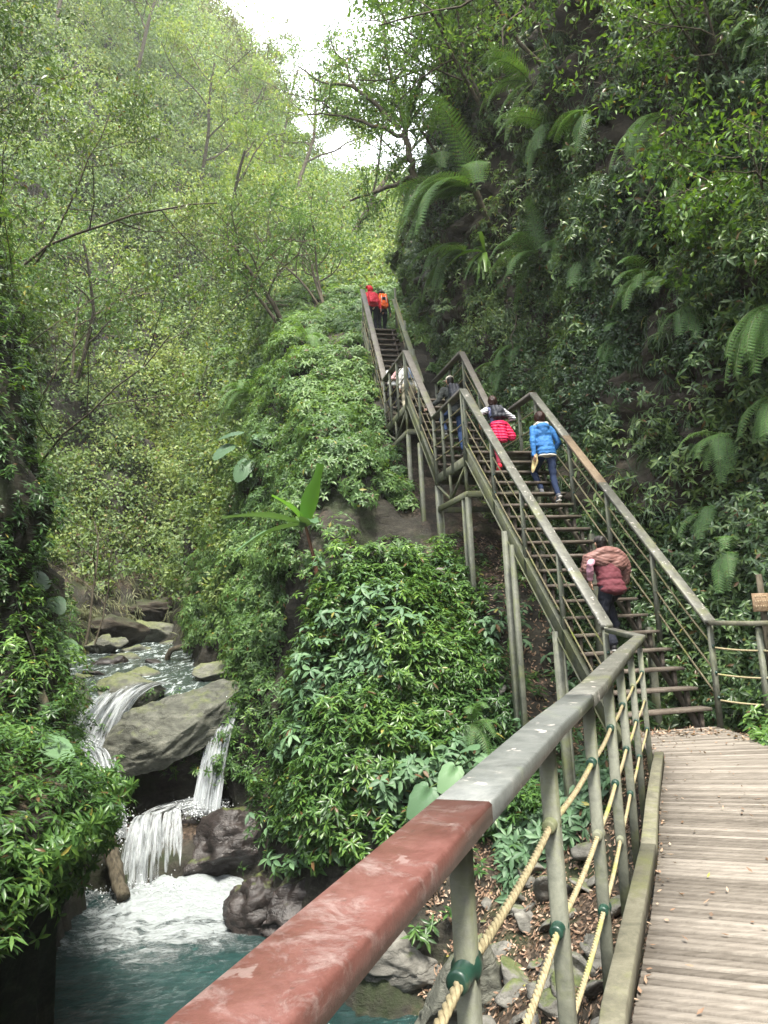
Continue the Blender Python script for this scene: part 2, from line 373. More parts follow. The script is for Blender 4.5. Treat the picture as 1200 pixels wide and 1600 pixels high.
# falling water: curved sheets of streaks, torn by the noise of the material
m = NT('falling_water'); uv = m.coord('UV')
st = m.noise(m.scale(uv, (26, 2.2, 1)), 1., 8, .7, .25); br = m.noise(m.scale(uv, (9, 5, 1)), 1., 5, .7)
big = m.noise(m.scale(uv, (5, 1.6, 1)), 1., 4, .6, .4); su = m.n('ShaderNodeSeparateXYZ', {0: uv}).outputs[0]
al_ = m.ramp(m.math('ADD', m.math('ADD', m.math('MULTIPLY', st, .55), m.math('MULTIPLY', br, .35)), m.math('MULTIPLY', big, .35)), [(.53, 0.), (.76, 1.)])
b = m.n('ShaderNodeBsdfPrincipled', {'Base Color': (.62, .66, .68, 1), 'Roughness': .45, 'Normal': m.bump(st, .8, .05)})
tr = m.n('ShaderNodeBsdfTransparent'); mx = m.n('ShaderNodeMixShader', {0: al_, 1: tr.outputs[0], 2: b.outputs[0]})
m.t.links.new(mx.outputs[0], m.out.inputs[0]); M['fall'] = m.m
def fall(name, top_, bot, bulge, layers=3, n=26, mrows=30, seed=0, label=None):
    """top_, bot: two end points each (left, right); water leaps outward by bulge"""
    (a, b_), (c, d) = [[np.array(q, float) for q in pr] for pr in (top_, bot)]
    Vs, Qs, UVs, off_ = [], [], [], 0
    u_ = np.linspace(0, 1, n); v_ = np.linspace(0, 1, mrows); Uu, Vv = np.meshgrid(u_, v_)
    for L in range(layers):
        tp = a+(b_-a)*Uu[..., None]; bt = c+(d-c)*Uu[..., None]
        hor = np.sqrt(Vv)[..., None]; pz = tp+(bt-tp)*np.concatenate([hor, hor, (Vv**1.35)[..., None]], -1)
        P = pz.reshape(-1, 3)
        w = fbm(np.stack([Uu.ravel()*9+seed, Vv.ravel()*1.5, np.full(Uu.size, L*7.)], -1), 1, 3, seed)
        P = P+np.array([.15, -1, .1])*(bulge*np.sin(Vv.ravel()*math.pi)*.6+w*.2+L*.07)[:, None]
        ix = np.arange(n*mrows).reshape(mrows, n)+off_
        Vs.append(P); Qs.append(np.stack([ix[:-1, :-1], ix[:-1, 1:], ix[1:, 1:], ix[1:, :-1]], -1).reshape(-1, 4))
        UVs.append(np.stack([Uu.ravel()+L*.37, Vv.ravel()+L*.61], -1)); off_ += n*mrows
    Vs = np.concatenate(Vs); Qs = np.concatenate(Qs); UVs = np.concatenate(UVs)
    o = npmesh(name, Vs, None, M['fall'], quads=Qs, smooth=True)
    ul = o.data.uv_layers.new(name='UVMap'); lv = np.empty(len(o.data.loops), np.int32); o.data.loops.foreach_get('vertex_index', lv)
    ul.data.foreach_set('uv', UVs[lv].astype(np.float32).ravel()); tag(o, kind='structure')
    if label: o['label'] = label
    return o
fall('waterfall', ((-5.35, 16.25, -2.15), (-5.1, 16.3, -2.12)), ((-5.55, 15.8, -3.5), (-5.0, 15.75, -3.5)), .14, 3, n=12, seed=3)
fall('waterfall', ((-5.02, 16.3, -2.1), (-4.85, 16.32, -2.08)), ((-5.1, 15.85, -3.5), (-4.7, 15.75, -3.5)), .10, 3, n=10, seed=5)
fall('waterfall', ((-4.78, 16.3, -2.1), (-4.5, 16.4, -2.08)), ((-4.8, 15.85, -3.45), (-4.3, 15.85, -3.3)), .06, 2, n=12, seed=7)
fall('waterfall', ((-3.5, 18.1, .05), (-3.2, 18., .05)), ((-4.35, 16.8, -2.1), (-3.7, 16.5, -2.2)), .12, 5, seed=9)
fall('waterfall', ((-6.15, 18.25, .38), (-5.75, 18.2, .42)), ((-7.15, 17.1, -.75), (-6.6, 17.0, -.8)), .08, 3, n=14, seed=14)
fall('waterfall', ((-5.7, 18.15, .42), (-5.45, 18.1, .42)), ((-6.6, 16.95, -.8), (-6.2, 16.8, -.8)), .12, 3, n=12, seed=17)
fall('waterfall', ((-5.4, 18.1, .42), (-5.2, 18.15, .38)), ((-6.25, 16.85, -.6), (-6.05, 16.8, -.7)), .05, 2, n=12, seed=19)
fall('waterfall', ((-6.9, 16.9, -.85), (-6.1, 16.75, -.8)), ((-6.0, 16.1, -2.6), (-5.5, 16.1, -2.5)), .1, 3, seed=24)
fall('waterfall', ((-4.5, 17.1, -2.0), (-3.5, 16.9, -2.05)), ((-5.3, 16.25, -2.14), (-4.6, 16.32, -2.12)), .01, 1, seed=31)
# droplets thrown up round the falls
def spray(c, sz, n, seed):
    r_ = np.random.default_rng(seed); P = np.array(c)+r_.normal(size=(n, 3))*np.array(sz); P[:, 2] = np.maximum(P[:, 2], -3.42)
    tet = np.array([(1, 1, 1), (-1, -1, 1), (-1, 1, -1), (1, -1, -1)])*.5; s3 = (.008+.022*r_.random(n)**3)[:, None, None]
    V = (P[:, None]+tet[None]*s3*np.array([1, 1, 1.6])).reshape(-1, 3); T = (np.arange(n)[:, None, None]*4+np.array([(0, 1, 2), (0, 3, 1), (0, 2, 3), (1, 3, 2)])[None]).reshape(-1, 3); return V, T
M['spray'] = NT('spray').done((.6, .63, .65), .4)
VV, TT, o_ = [], [], 0
for c, sz, n, sd_ in (((-4.8, 15.65, -3.45), (.5, .22, .10), 3500, 1), ((-4.1, 16.6, -2.15), (.25, .15, .08), 1500, 2), ((-6.6, 16.9, -.8), (.3, .15, .08), 1500, 3), ((-5.8, 16.1, -2.5), (.2, .2, .3), 1200, 4), ((-3.6, 17.6, -.7), (.2, .3, .4), 900, 5)):
    V_, T_ = spray(c, sz, n, sd_); VV.append(V_); TT.append(T_+o_); o_ += len(V_)
tag(npmesh('spray', np.concatenate(VV), np.concatenate(TT), M['spray']), 'white water droplets thrown up round the falls', 'spray', kind='stuff')
# ------------------------------------------------------------------ timber materials
def woodmat(name, c0, c1, c2, alg=.4, algc=(.13, .15, .06), rough=.75, axis=(1.5, 1.5, 1.5), lichen=0.):
    m = NT(name); p = m.coord('Object'); g = m.noise(m.scale(p, axis), 4., 8, .7, .8); f = m.noise(p, 35., 4, .7)
    col = m.ramp(m.math('ADD', m.math('MULTIPLY', g, .75), m.math('MULTIPLY', f, .25)), [(.32, c0), (.5, c1), (.7, c2)])
    al = m.ramp(m.noise(p, 2.3, 6, .7), [(.62-alg*.35, 0.), (.78-alg*.3, 1.)])
    col = m.mix(m.math('MULTIPLY', al, .8), col, (*algc, 1))
    if lichen:
        v = m.noise(p, 9., 6, .65); li = m.ramp(v, [(.66-lichen*.1, 0.), (.70-lichen*.1, 1.)])
        li2 = m.ramp(m.n('ShaderNodeTexVoronoi', {'Vector': m.mix(.15, p, m.noise(p, 20., 3, .5, 0, 1)), 'Scale': 8.}).outputs['Distance'], [(.10, 1.), (.15, 0.)])
        col = m.mix(m.math('MULTIPLY', m.math('MAXIMUM', m.math('MULTIPLY', li, .8), li2), .62), col, (.55, .50, .46, 1))
    return m.done(col, rough, m.bump(m.math('ADD', g, m.math('MULTIPLY', f, .5)), .5, .006), .35)
M['rail_green'] = woodmat('rail_green', (.055, .055, .046), (.10, .10, .085), (.175, .175, .15), .3, (.14, .15, .065), .5, lichen=.35)
M['rail_blue'] = woodmat('rail_blue', (.075, .08, .075), (.13, .138, .13), (.20, .205, .19), .25, (.16, .19, .10), .42, lichen=.35)
m = NT('rail_red'); p = m.coord('Object'); g = m.noise(m.scale(p, (1.5, 1.5, 1.5)), 3., 8, .72, .6); f = m.noise(p, 40., 5, .7); sc1 = m.noise(m.scale(p, (1, 1, 1)), 11., 9, .78, .5); big = m.noise(p, 2.2, 3)
col = m.ramp(m.math('ADD', m.math('MULTIPLY', g, .7), m.math('MULTIPLY', f, .3)), [(.3, (.07, .028, .022)), (.5, (.125, .052, .043)), (.7, (.19, .09, .078))])
ck = m.ramp(m.math('ADD', sc1, m.math('MULTIPLY', big, .35)), [(.70, 0.), (.86, 1.)]); vo = m.ramp(m.math('ADD', m.n('ShaderNodeTexVoronoi', {'Vector': m.mix(.1, p, m.noise(p, 30., 4, .6, 0, 1)), 'Scale': 9.}).outputs['Distance'], m.math('MULTIPLY', f, .12)), [(.16, 1.), (.2, 0.)])
col = m.mix(m.math('MULTIPLY', m.math('MAXIMUM', ck, m.math('MULTIPLY', vo, .6)), .42), col, (.42, .36, .34, 1)); dk = m.ramp(m.noise(p, 60., 3, .6), [(.66, 0.), (.72, 1.)]); col = m.mix(m.math('MULTIPLY', dk, .6), col, (.05, .03, .025, 1))
M['rail_red'] = m.done(col, m.ramp(g, [(.3, .28), (.7, .5)]), m.bump(m.math('ADD', g, m.math('ADD', m.math('MULTIPLY', f, .4), m.math('MULTIPLY', ck, .3))), .5, .006), .45)
M['rail_dark'] = woodmat('rail_dark', (.05, .045, .04), (.10, .09, .078), (.17, .155, .135), .25, (.12, .13, .06), .6)
M['rail_brown'] = woodmat('rail_brown', (.085, .062, .04), (.15, .11, .07), (.22, .17, .115), .1, (.15, .14, .07), .7)
M['post'] = woodmat('post', (.07, .075, .058), (.13, .135, .105), (.21, .215, .165), .35, (.15, .17, .06), .6)
M['post_old'] = woodmat('post_old', (.06, .065, .05), (.12, .125, .09), (.20, .20, .14), .5, (.13, .14, .05), .7)
M['tread'] = woodmat('tread', (.045, .035, .028), (.10, .082, .065), (.19, .165, .14), .2, (.12, .13, .07), .85)
M['kerb'] = woodmat('kerb', (.07, .068, .05), (.135, .128, .092), (.22, .21, .155), .4, (.15, .16, .06), .8)
m = NT('slat'); p = m.coord('Object'); rn_ = m.n('ShaderNodeAttribute', attribute_name='rnd').outputs['Fac']
g = m.noise(m.n('ShaderNodeMapping', {'Vector': p, 'Rotation': (0, 0, .33), 'Scale': (1.2, 14, 1)}).outputs[0], 3., 8, .72, .5)
wn = m.noise(p, .9, 5, .65)
col = m.ramp(m.math('ADD', m.math('MULTIPLY', rn_, .22), m.math('ADD', m.math('MULTIPLY', g, .50), m.math('MULTIPLY', wn, .25))), [(.28, (.06, .05, .04)), (.5, (.165, .145, .122)), (.74, (.31, .278, .238))])
M['slat'] = m.done(col, .85, m.bump(g, .6, .008), .25)
m = NT('rope'); p = m.coord('Object'); f = m.noise(p, 60., 3)
M['rope'] = m.done(m.mix(m.ramp(m.noise(p, 3., 4), [(.55, 0.), (.7, 1.)]), m.ramp(f, [(.3, (.20, .165, .095)), (.7, (.36, .31, .19))]), (.26, .29, .07, 1)), .85, m.bump(f, .5, .003), .2)
m = NT('sleeve'); p = m.coord('Object'); f = m.noise(p, 25., 5)
M['sleeve'] = m.done(m.ramp(f, [(.35, (.008, .03, .02)), (.62, (.018, .055, .038)), (.8, (.09, .10, .055))]), .38, m.bump(f, .2, .002), .5)
M['sleeve_grey'] = woodmat('sleeve_grey', (.08, .085, .06), (.15, .155, .11), (.22, .22, .15), .5, (.15, .18, .05), .6)

def rope_pts(a, b, sag=.012, n=9):
    t = np.linspace(0, 1, n)[:, None]; a = np.asarray(a, float); b = np.asarray(b, float)
    P = a+(b-a)*t; P[:, 2] -= sag*4*(t[:, 0]*(1-t[:, 0]))*np.linalg.norm(b-a); return P
def twisted(mb, a, b, r, sag=.02, pitch=.075, n=7):
    a = np.asarray(a, float); b = np.asarray(b, float); L = np.linalg.norm(b-a); k = int(L/pitch*12)+2
    base = rope_pts(a, b, sag, k); tg = nrm(np.gradient(base, axis=0)); x = nrm(np.cross(tg, [0, 0, 1.])); y = np.cross(x, tg)
    ph = np.arange(k)/12*2*math.pi
    for j in range(3):
        q = ph+j*2*math.pi/3; mb.tube(base+(x*np.cos(q)[:, None]+y*np.sin(q)[:, None])*r*.5, r*.56, n=6, cap=False)
def sleeve(mb, c, d, r, L):
    d = nrm(np.asarray(d, float)); c = np.asarray(c, float)
    prof = [(-L, r*.72), (-L+.002, r*.96), (-L+.008, r), (-.016, r), (-.013, r*1.3), (.0, r*1.36), (.013, r*1.3), (.016, r), (L*.55, r), (L*.57, r*.7)]
    x = nrm(np.cross(d, UPW)[None])[0]; y = np.cross(x, d); an = np.arange(18)/18*2*math.pi; V = []
    for q, w in prof: V.append(c+d*q+(np.cos(an)[:, None]*x+np.sin(an)[:, None]*y)*w)
    n = len(prof); V = np.concatenate(V+[[c+d*prof[0][0], c+d*prof[-1][0]]])
    mb.add(V, [[i*18+j, i*18+(j+1) % 18, (i+1)*18+(j+1) % 18, (i+1)*18+j] for i in range(n-1) for j in range(18)], [[n*18, (j+1) % 18, j] for j in range(18)]+[[n*18+1, (n-1)*18+j, (n-1)*18+(j+1) % 18] for j in range(18)])
UPW = np.array([0, 0, 1.])

# ------------------------------------------------------------------ near railing along the boardwalk
RC = np.array([(-.36, .1, 1.15), (-.165, .75, 1.15), (-.075, 1.0, 1.15), (.125, 1.525, 1.158), (.29, 1.96, 1.165), (.48, 2.47, 1.172), (.675, 2.955, 1.178), (.93, 3.6, 1.187), (1.365, 4.78, 1.205), (1.905, 6.24, 1.225), (2.83, 8.66, 1.262)])
rl = thing('boardwalk_railing', (.3, 1.9, 0), 'weathered timber and rope railing along the near boardwalk, its closest plank faded red', 'railing')
def railseg(pts, w, h, ext=0):
    """mitred flat plank following pts (its top surface)"""
    pts = np.asarray(pts, float); d = np.gradient(pts, axis=0); d[0] = pts[1]-pts[0]; d[-1] = pts[-1]-pts[-2]
    dirs = nrm(np.diff(pts, axis=0)); n_ = np.cross(dirs, [0, 0, 1.]); n_ = nrm(n_); V = []
    for i in range(len(pts)):
        if i == 0: q, k = n_[0], 1
        elif i == len(pts)-1: q, k = n_[-1], 1
        else:
            q = nrm(n_[i-1]+n_[i]); k = 1/max(q@n_[i], .45)
        c = .006; s_ = q*k
        prof = [(-w/2, -c), (-w/2+c, 0), (w/2-c, 0), (w/2, -c), (w/2, -h+c), (w/2-c, -h), (-w/2+c, -h), (-w/2, -h+c)]
        V += [pts[i]+s_*x+np.array([0, 0, z]) for x, z in prof]
    n = len(pts); Q = [[i*8+(j+1) % 8, i*8+j, (i+1)*8+j, (i+1)*8+(j+1) % 8] for i in range(n-1) for j in range(8)]
    T = [[0, j, j+1] for j in range(1, 7)]+[[8*(n-1), 8*(n-1)+j+1, 8*(n-1)+j] for j in range(1, 7)]
    mb = MB(); mb.add(V, Q, T); return mb
def polyat(pts, y):
    return np.array([np.interp(y, pts[:, 1], pts[:, i]) for i in range(3)])
def smooth_poly(pts, ys):
    return np.array([polyat(pts, y) for y in ys])
JY = 1.53
o = railseg(smooth_poly(RC, [.1, .4, .75, 1.0, 1.25, JY-.002]), .118, .044).build('handrail', M['rail_red'], rl); tag(o, 'faded red handrail plank with pale lichen spots')
o = railseg(smooth_poly(RC, [JY+.002, 1.75, 2.1, 2.47, 2.8, 3.2]), .118, .046).build('handrail', M['rail_blue'], rl); tag(o, 'blue-grey handrail plank')
corner_in = SP(-.02, -SW, 1.36)
far = np.concatenate([smooth_poly(RC, [3.203, 3.7, 4.3, 5.2, 6.24, 7.4]), [(2.83, 8.66, 1.262)], [corner_in+np.array([.0, -.05, -.02])]])
o = railseg(far, .122, .055).build('handrail', M['rail_green'], rl); tag(o, 'mossy green-grey handrail plank turning the corner to the stairs')
PY = [.52, 1.5, 2.47, 3.44, 4.43, 5.5, 6.85, 8.42]
posts = []
for i, y in enumerate(PY):
    top_ = polyat(RC, y)+np.array([.0, 0, -.066]); zb_ = -.55
    mb = MB(); d = nrm(polyat(RC, min(y+.2, 8.6))-polyat(RC, y-.2)); off_ = np.cross(d, [0, 0, 1.])*.0
    lean = np.array([.008*((i*7) % 3-1), 0, 0]); w = .040 if y < 1.6 else (.050 if y < 4 else .056)
    mb.beam(top_+lean*0+[0, 0, 0], [top_[0]+lean[0]-.0, top_[1], zb_], w, w, up=(d[0], d[1], 0), cham=.006)
    posts.append(mb.build('post', M['post'], rl, origin=(top_[0], top_[1], 0)))
    posts[-1].location = np.array([top_[0], top_[1], 0])-np.array(rl.location)
for li, z in enumerate((.27, .57, .87)):
    for i in range(len(PY)-1):
        a = polyat(RC, PY[i]); b = polyat(RC, PY[i+1]); a[2] = b[2] = z
        mb = MB()
        if PY[i] < 4: twisted(mb, a, b, .0105, .016)
        else: mb.tube(rope_pts(a, b, .014), .0105, 7)
        mb.build('rope', M['rope'], rl, smooth=True)
    for i, y in enumerate(PY):
        a = polyat(RC, y); a[2] = z; d = nrm(polyat(RC, y+.15)-polyat(RC, y-.15)) if y < 8.4 else np.array([.3, .95, 0])
        d[2] = 0; mb = MB(); sleeve(mb, a, d, .0215, .07)
        mb.build('rope_sleeve', M['sleeve'] if (i+li) % 4 else M['sleeve_grey'], posts[i])

# ------------------------------------------------------------------ boardwalk
KX = np.array([(-.6, -2, .1), (-.25, 0., .1), (.23, 1.5, .1), (.74, 2.95, .1), (1.19, 4.03, .1), (1.58, 5.02, .1), (2.08, 6.4, .1), (2.7, 8.0, .1)])
bw = thing('boardwalk', (1.6, 4, 0), 'worn slatted timber boardwalk with a mossy kerb, leading to the stairs', 'boardwalk')
kys = [-2, -.5, .75, 2.0, 3.0, 4.9]
railseg(smooth_poly(KX, kys), .09, .10).build('kerb', M['kerb'], bw)
railseg(smooth_poly(KX, [4.905, 6.0, 7, 7.98]), .09, .10).build('kerb', M['kerb'], bw)
# slats: narrow battens fanning along the curve
def deck_edge(a):   # a = arc parameter 0..1 -> left, right edge
    y = -2+a*12.0
    l = np.array([np.interp(y, KX[:, 1], KX[:, 0])+.05, y]) if y < 8 else np.array([2.75+(y-8)*.12, y])
    w = np.interp(y, [-2, 3, 6, 8, 10.1], [1.75, 1.75, 1.65, 1.42, 1.25]); an = np.interp(y, [-2, 2, 6, 8, 10.2], [-.33, -.37, -.33, -.12, .2])
    return l, l+w*np.array([math.cos(an), math.sin(an)])
V, Q, rr = [], [], []; n = int(12.6/.062)
Vc = 0
for i in range(n):
    a0 = i/n; a1 = (i+.68)/n
    l0, r0 = deck_edge(a0); l1, r1 = deck_edge(a1); zt = random.uniform(-.003, .002); q = []
    rv = random.random()
    if random.random() < .04: zt -= .006
    K = 4
    for kk in range(K+1):
        f = kk/K; A_ = l0+(r0-l0)*f; B_ = l1+(r1-l1)*f
        wob = random.uniform(-.001, .001); m_ = (A_+B_)/2
        for (pt, z) in ((A_, -.035), (A_, -.005), (A_*.8+B_*.2, 0), (A_*.2+B_*.8, 0), (B_, -.005), (B_, -.035)):
            V.append((pt[0], pt[1], z+zt+wob)); rr.append(rv)
    for kk in range(K):
        b = Vc+kk*6
        for j in range(5): Q.append((b+j, b+6+j, b+7+j, b+j+1))
    Q += [(Vc, Vc+1, Vc+4, Vc+5), (Vc+1, Vc+2, Vc+3, Vc+4), (Vc+K*6+5, Vc+K*6+4, Vc+K*6+1, Vc+K*6), (Vc+K*6+4, Vc+K*6+3, Vc+K*6+2, Vc+K*6+1)]
    Vc += 6*(K+1)
npmesh('slats', V, None, M['slat'], bw, rnd=rr, quads=Q, origin=parent_world(bw))
M['gap_dark'] = NT('gap_dark').done((.035, .028, .022), .9)  # sheet added below the slats, its dark colour giving the gaps their shade
GV_, GQ_ = [], []
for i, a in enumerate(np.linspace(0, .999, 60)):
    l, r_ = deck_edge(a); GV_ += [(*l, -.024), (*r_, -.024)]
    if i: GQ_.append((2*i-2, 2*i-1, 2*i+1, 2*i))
npmesh('dark_gap_sheet', GV_, None, M['gap_dark'], bw, quads=GQ_, origin=parent_world(bw))
mb = MB()
for off_ in (.12, .8, 1.5):
    pts = []
    for y in np.linspace(-2, 9.9, 14):
        l, r = deck_edge((y+2)/12); c = l+nrm(r-l)*min(off_, np.linalg.norm(r-l)-.06); pts.append((c[0], c[1], -.04))
    for k in range(len(pts)-1): mb.beam(np.array(pts[k])-[0, 0, .075], np.array(pts[k+1])-[0, 0, .075], .07, .13)
mb.build('joist', M['post_old'], bw)

# ------------------------------------------------------------------ staircase
st = thing('staircase', SB, 'long timber staircase with rope sided railings climbing the gorge wall in three flights', 'staircase')
flights = [  # s of first nosing, number of risers, riser, going, z base, left t, right t
    dict(s=0., n=19, h=RH, r=RR, z=0., tl=-SW, tr=0., r0=(-.02, 1.39), r1=(4.8, 6.08)),
    dict(s=6.9, n=9, h=.26, r=.225, z=4.76, tl=-SW, tr=0., r0=(6.75, 6.06), r1=(8.88, 8.42)),
    dict(s=11.4, n=17, h=.2294, r=.142, z=7.10, tl=-SW, tr=-.36, r0=(11.25, 8.45), r1=(13.75, 12.34)),
]
RPOST = []
for fi, F in enumerate(flights):
    F['se'] = F['s']+(F['n']-1)*F['r']; F['ze'] = F['z']+F['n']*F['h']
    for k in range(F['n']):
        s = F['s']+k*F['r']; z = F['z']+(k+1)*F['h']
        mb = MB(); a = SP(s+.125, F['tl']+.03, z-.0225); b = SP(s+.125, F['tr']-.03, z-.0225)
        jz = random.uniform(-.004, .004); a[2] += jz; b[2] -= jz
        mb.beam(a, b, .25 if fi < 2 else .2, .045, cham=.006)
        tr_ = mb.build('tread', M['tread'], st)
        for tt in (F['tl']+.18, F['tr']-.14):
            mb = MB(); mb.beam(SP(s+.1, tt, z-.046), SP(s+.1, tt, z-.046-F['h']*.95), .05, .07, up=U); mb.build('tread_bracket', M['tread'], tr_)
    sl = F['h']/F['r']
    for side, tt in (('l', F['tl']-.02), ('r', F['tr']-.14)):
        dn = 0 if side == 'l' else .2
        mb = MB(); a = SP(F['s']-.12, tt, F['z']-.0+ -.12+.0); b = SP(F['se']+.22, tt, F['ze']-.14+.0)
        a[2] = F['z']+F['h']-.12*sl-.20-dn; b[2] = F['z']+F['h']+(F['se']+.22-F['s'])*sl-.20-dn
        mb.beam(a, b, *((.055, .24) if side == 'l' else (.05, .11)))
        if side == 'r': mb.build('stringer', M['tread'], st); continue
        # steel channel lips
        nn = N_*(-.035 if side == 'l' else .035)
        mb.beam(a+nn+[0, 0, .15], b+nn+[0, 0, .15], .03, .02); mb.beam(a+nn-[0, 0, .15], b+nn-[0, 0, .15], .03, .02)
        mb.build('stringer', M['post_old'], st)
# landings
def landing(s0, s1, z, tl, tr):
    mb = MB(); n = int((s1-s0)/.12)
    for i in range(n):
        s = s0+(i+.5)*(s1-s0)/n; mb.beam(SP(s, tl+.02, z-.02), SP(s, tr-.02, z-.02), (s1-s0)/n-.012, .04)
    mb.build('landing_deck', M['tread'], st)
    mb = MB()
    for t_ in (tl-.02, tr+.02): mb.beam(SP(s0-.02, t_, z-.13), SP(s1+.02, t_, z-.13), .055, .19)
    for s in (s0+.03, s1-.03): mb.beam(SP(s, tl+.01, z-.14), SP(s, tr-.01, z-.14), .055, .17)
    mb.build('landing_frame', M['post_old'], st)
landing(4.83, 6.88, 4.76, -SW, 0); landing(8.98, 11.36, 7.10, -SW, 0); landing(13.9, 16.5, 11.0, -SW, -.3)
# handrails
def hrail(pts, mat, label=None, w=.165, h=.062):
    o = railseg(pts, w, h).build('handrail', mat, st)
    if label: o['label'] = label
TL = -SW-.01
def lp(s, z, t=TL): return SP(s, t, z)
hrail([lp(-.03, 1.385), lp(4.8, 6.08)], M['rail_green'])
hrail([lp(4.805, 6.075), lp(6.745, 6.06)], M['rail_dark'])
hrail([lp(6.75, 6.062), lp(8.88, 8.42)], M['rail_dark'])
hrail([lp(8.885, 8.418), lp(11.25, 8.45)], M['rail_dark'])
hrail([lp(11.255, 8.452), lp(13.75, 12.34)], M['rail_dark'])
TRr = .03
sB = lambda a: a*4.85-.06
z1 = lambda s: 1.385+(s+.06)/(4.85)*4.66
hrail([lp(-.06, z1(-.06), TRr), lp(2.35, z1(2.35), TRr)], M['rail_green'])
hrail([lp(2.354, z1(2.354), TRr), lp(3.5, z1(3.5), TRr)], M['rail_brown'], 'newer pale brown length of handrail')
hrail([lp(3.504, z1(3.504), TRr), lp(4.75, z1(4.75), TRr)], M['rail_green'])
hrail([lp(4.755, 6.03, TRr), lp(6.795, 6.03, TRr)], M['rail_dark'])
hrail([lp(6.8, 6.035, TRr), lp(8.8, 8.42, TRr)], M['rail_dark'])
hrail([lp(8.805, 8.42, TRr), lp(11.3, 8.45, TRr)], M['rail_dark'])
hrail([lp(11.305, 8.45, -.34), lp(13.95, 12.15, -.34)], M['post_old'])
# railing posts and ropes
def railposts(slist, zt, zb, t):
    out = []
    for s in slist:
        mb = MB(); mb.beam(SP(s, t, zt(s)-.062), SP(s, t, zb(s)), .062, .062, up=U, cham=.006)
        out.append((s, mb.build('railing_post', M['post'], st, origin=SP(s, t, zb(s)))))
        out[-1][1].location = SP(s, t, zb(s))-SB
    return out
def run(slist, zt, zb, t, dz, grey=True):
    ps = railposts(slist, zt, zb, t)
    for dd in dz:
        for (s0, _), (s1, _) in zip(ps[:-1], ps[1:]):
            mb = MB(); mb.tube(rope_pts(SP(s0, t, zt(s0)-dd), SP(s1, t, zt(s1)-dd), .012, 7), .0135, 6); mb.build('rope', M['rope'], st, smooth=True)
        for s, po in ps:
            mb = MB(); e = .12; d = SP(s+e, t, zt(s+e))-SP(s-e, t, zt(s-e))
            sleeve(mb, SP(s, t, zt(s)-dd), d, .022, .06); mb.build('rope_sleeve', M['sleeve_grey'] if (int(s*7)) % 3 else M['sleeve'], po)
    return ps
DZ = (.36, .70, 1.02)
f1 = lambda s: 1.385+(s+.03)*(4.695/4.83)
fb = lambda s: RH+s*(RH/RR)-.30
run([.0, 1.15, 2.3, 3.45, 4.7], f1, fb, TL-.02, DZ)
run([-.02, 1.15, 2.3, 3.45, 4.7], z1, fb, TRr+.02, DZ)
run([4.78, 5.55, 6.1, 6.72], lambda s: 6.07, lambda s: 4.5, TL-.045, DZ)
run([4.78, 5.6, 6.74], lambda s: 6.03, lambda s: 4.5, TRr+.045, DZ)
f2 = lambda s: 6.062+(s-6.75)*(2.358/2.13); f2b = lambda s: 4.76+.26+(s-6.9)*1.155-.3
run([6.79, 7.8, 8.84], f2, f2b, TL-.02, DZ); run([6.79, 7.8, 8.78], f2, f2b, TRr+.02, DZ)
run([8.9, 9.7, 10.5, 11.2], lambda s: 8.43, lambda s: 6.85, TL-.045, DZ); run([8.86, 10., 11.25], lambda s: 8.43, lambda s: 6.85, TRr+.045, DZ)
f3 = lambda s: 8.452+(s-11.25)*(3.89/2.5); f3b = lambda s: f3(s)-1.45
run([11.3, 12.1, 12.9, 13.7], f3, f3b, TL-.02, DZ); run([11.35, 12.1, 12.9, 13.9], f3, f3b, -.31, DZ)
# landing braces (the trussed boxes under the outer rails)
for s0, s1, z in ((4.85, 6.85, 4.58), (9.0, 11.3, 6.93)):
    mb = MB(); t = TL-.02; zb_ = z-.62
    mb.beam(SP(s0, t, zb_), SP(s1, t, zb_), .06, .12)
    for s in (s0+.03, (s0+s1)/2, s1-.03): mb.beam(SP(s, t, z-.04), SP(s, t, zb_+.06), .055, .055, up=U)
    mb.beam(SP(s0+.07, t, z-.08), SP((s0+s1)/2-.04, t, zb_+.08), .045, .045); mb.beam(SP(s1-.07, t, z-.08), SP((s0+s1)/2+.04, t, zb_+.08), .045, .045)
    for s in (s0, s1): mb.beam(SP(s, t, zb_), SP(s, -.0, zb_), .06, .12)
    mb.build('landing_truss', M['post_old'], st)
# tall legs
for s, t, z0, zb_, w in [(1.38, TL-.03, 1.3, -2.6, .11), (2.72, TL-.06, 2.72, -1.7, .085), (2.98, TL-.06, 2.98, -1.7, .11), (4.9, TL, 3.95, 1.2, .10), (5.15, TL, 3.95, 1.2, .08), (6.8, TL, 4.5, 2.2, .12), (7.95, TL-.03, 5.75, 2.6, .10), (9.05, TL, 6.3, 3.5, .1), (11.2, TL, 6.3, 4.5, .1),
                          (1.38, .03, 1.3, -1.4, .1), (2.9, .03, 2.9, -.9, .1), (4.9, .03, 4.6, 1, .1), (6.8, .03, 4.6, 2, .1), (9.05, .03, 6.9, 3.5, .1), (11.2, .0, 6.9, 5, .1), (12.6, TL, 8.8, 6.5, .09), (13.9, TL, 10.8, 8, .1)]:
    mb = MB(); mb.beam(SP(s, t, z0), SP(s, t, zb_), w, w, up=U)
    if w > .1: mb.beam(SP(s-.02, t+w*.5+.012, z0-.02), SP(s-.02, t+w*.5+.012, zb_), .02, w*1.25, up=U)
    mb.build('support_leg', M['post'], st)
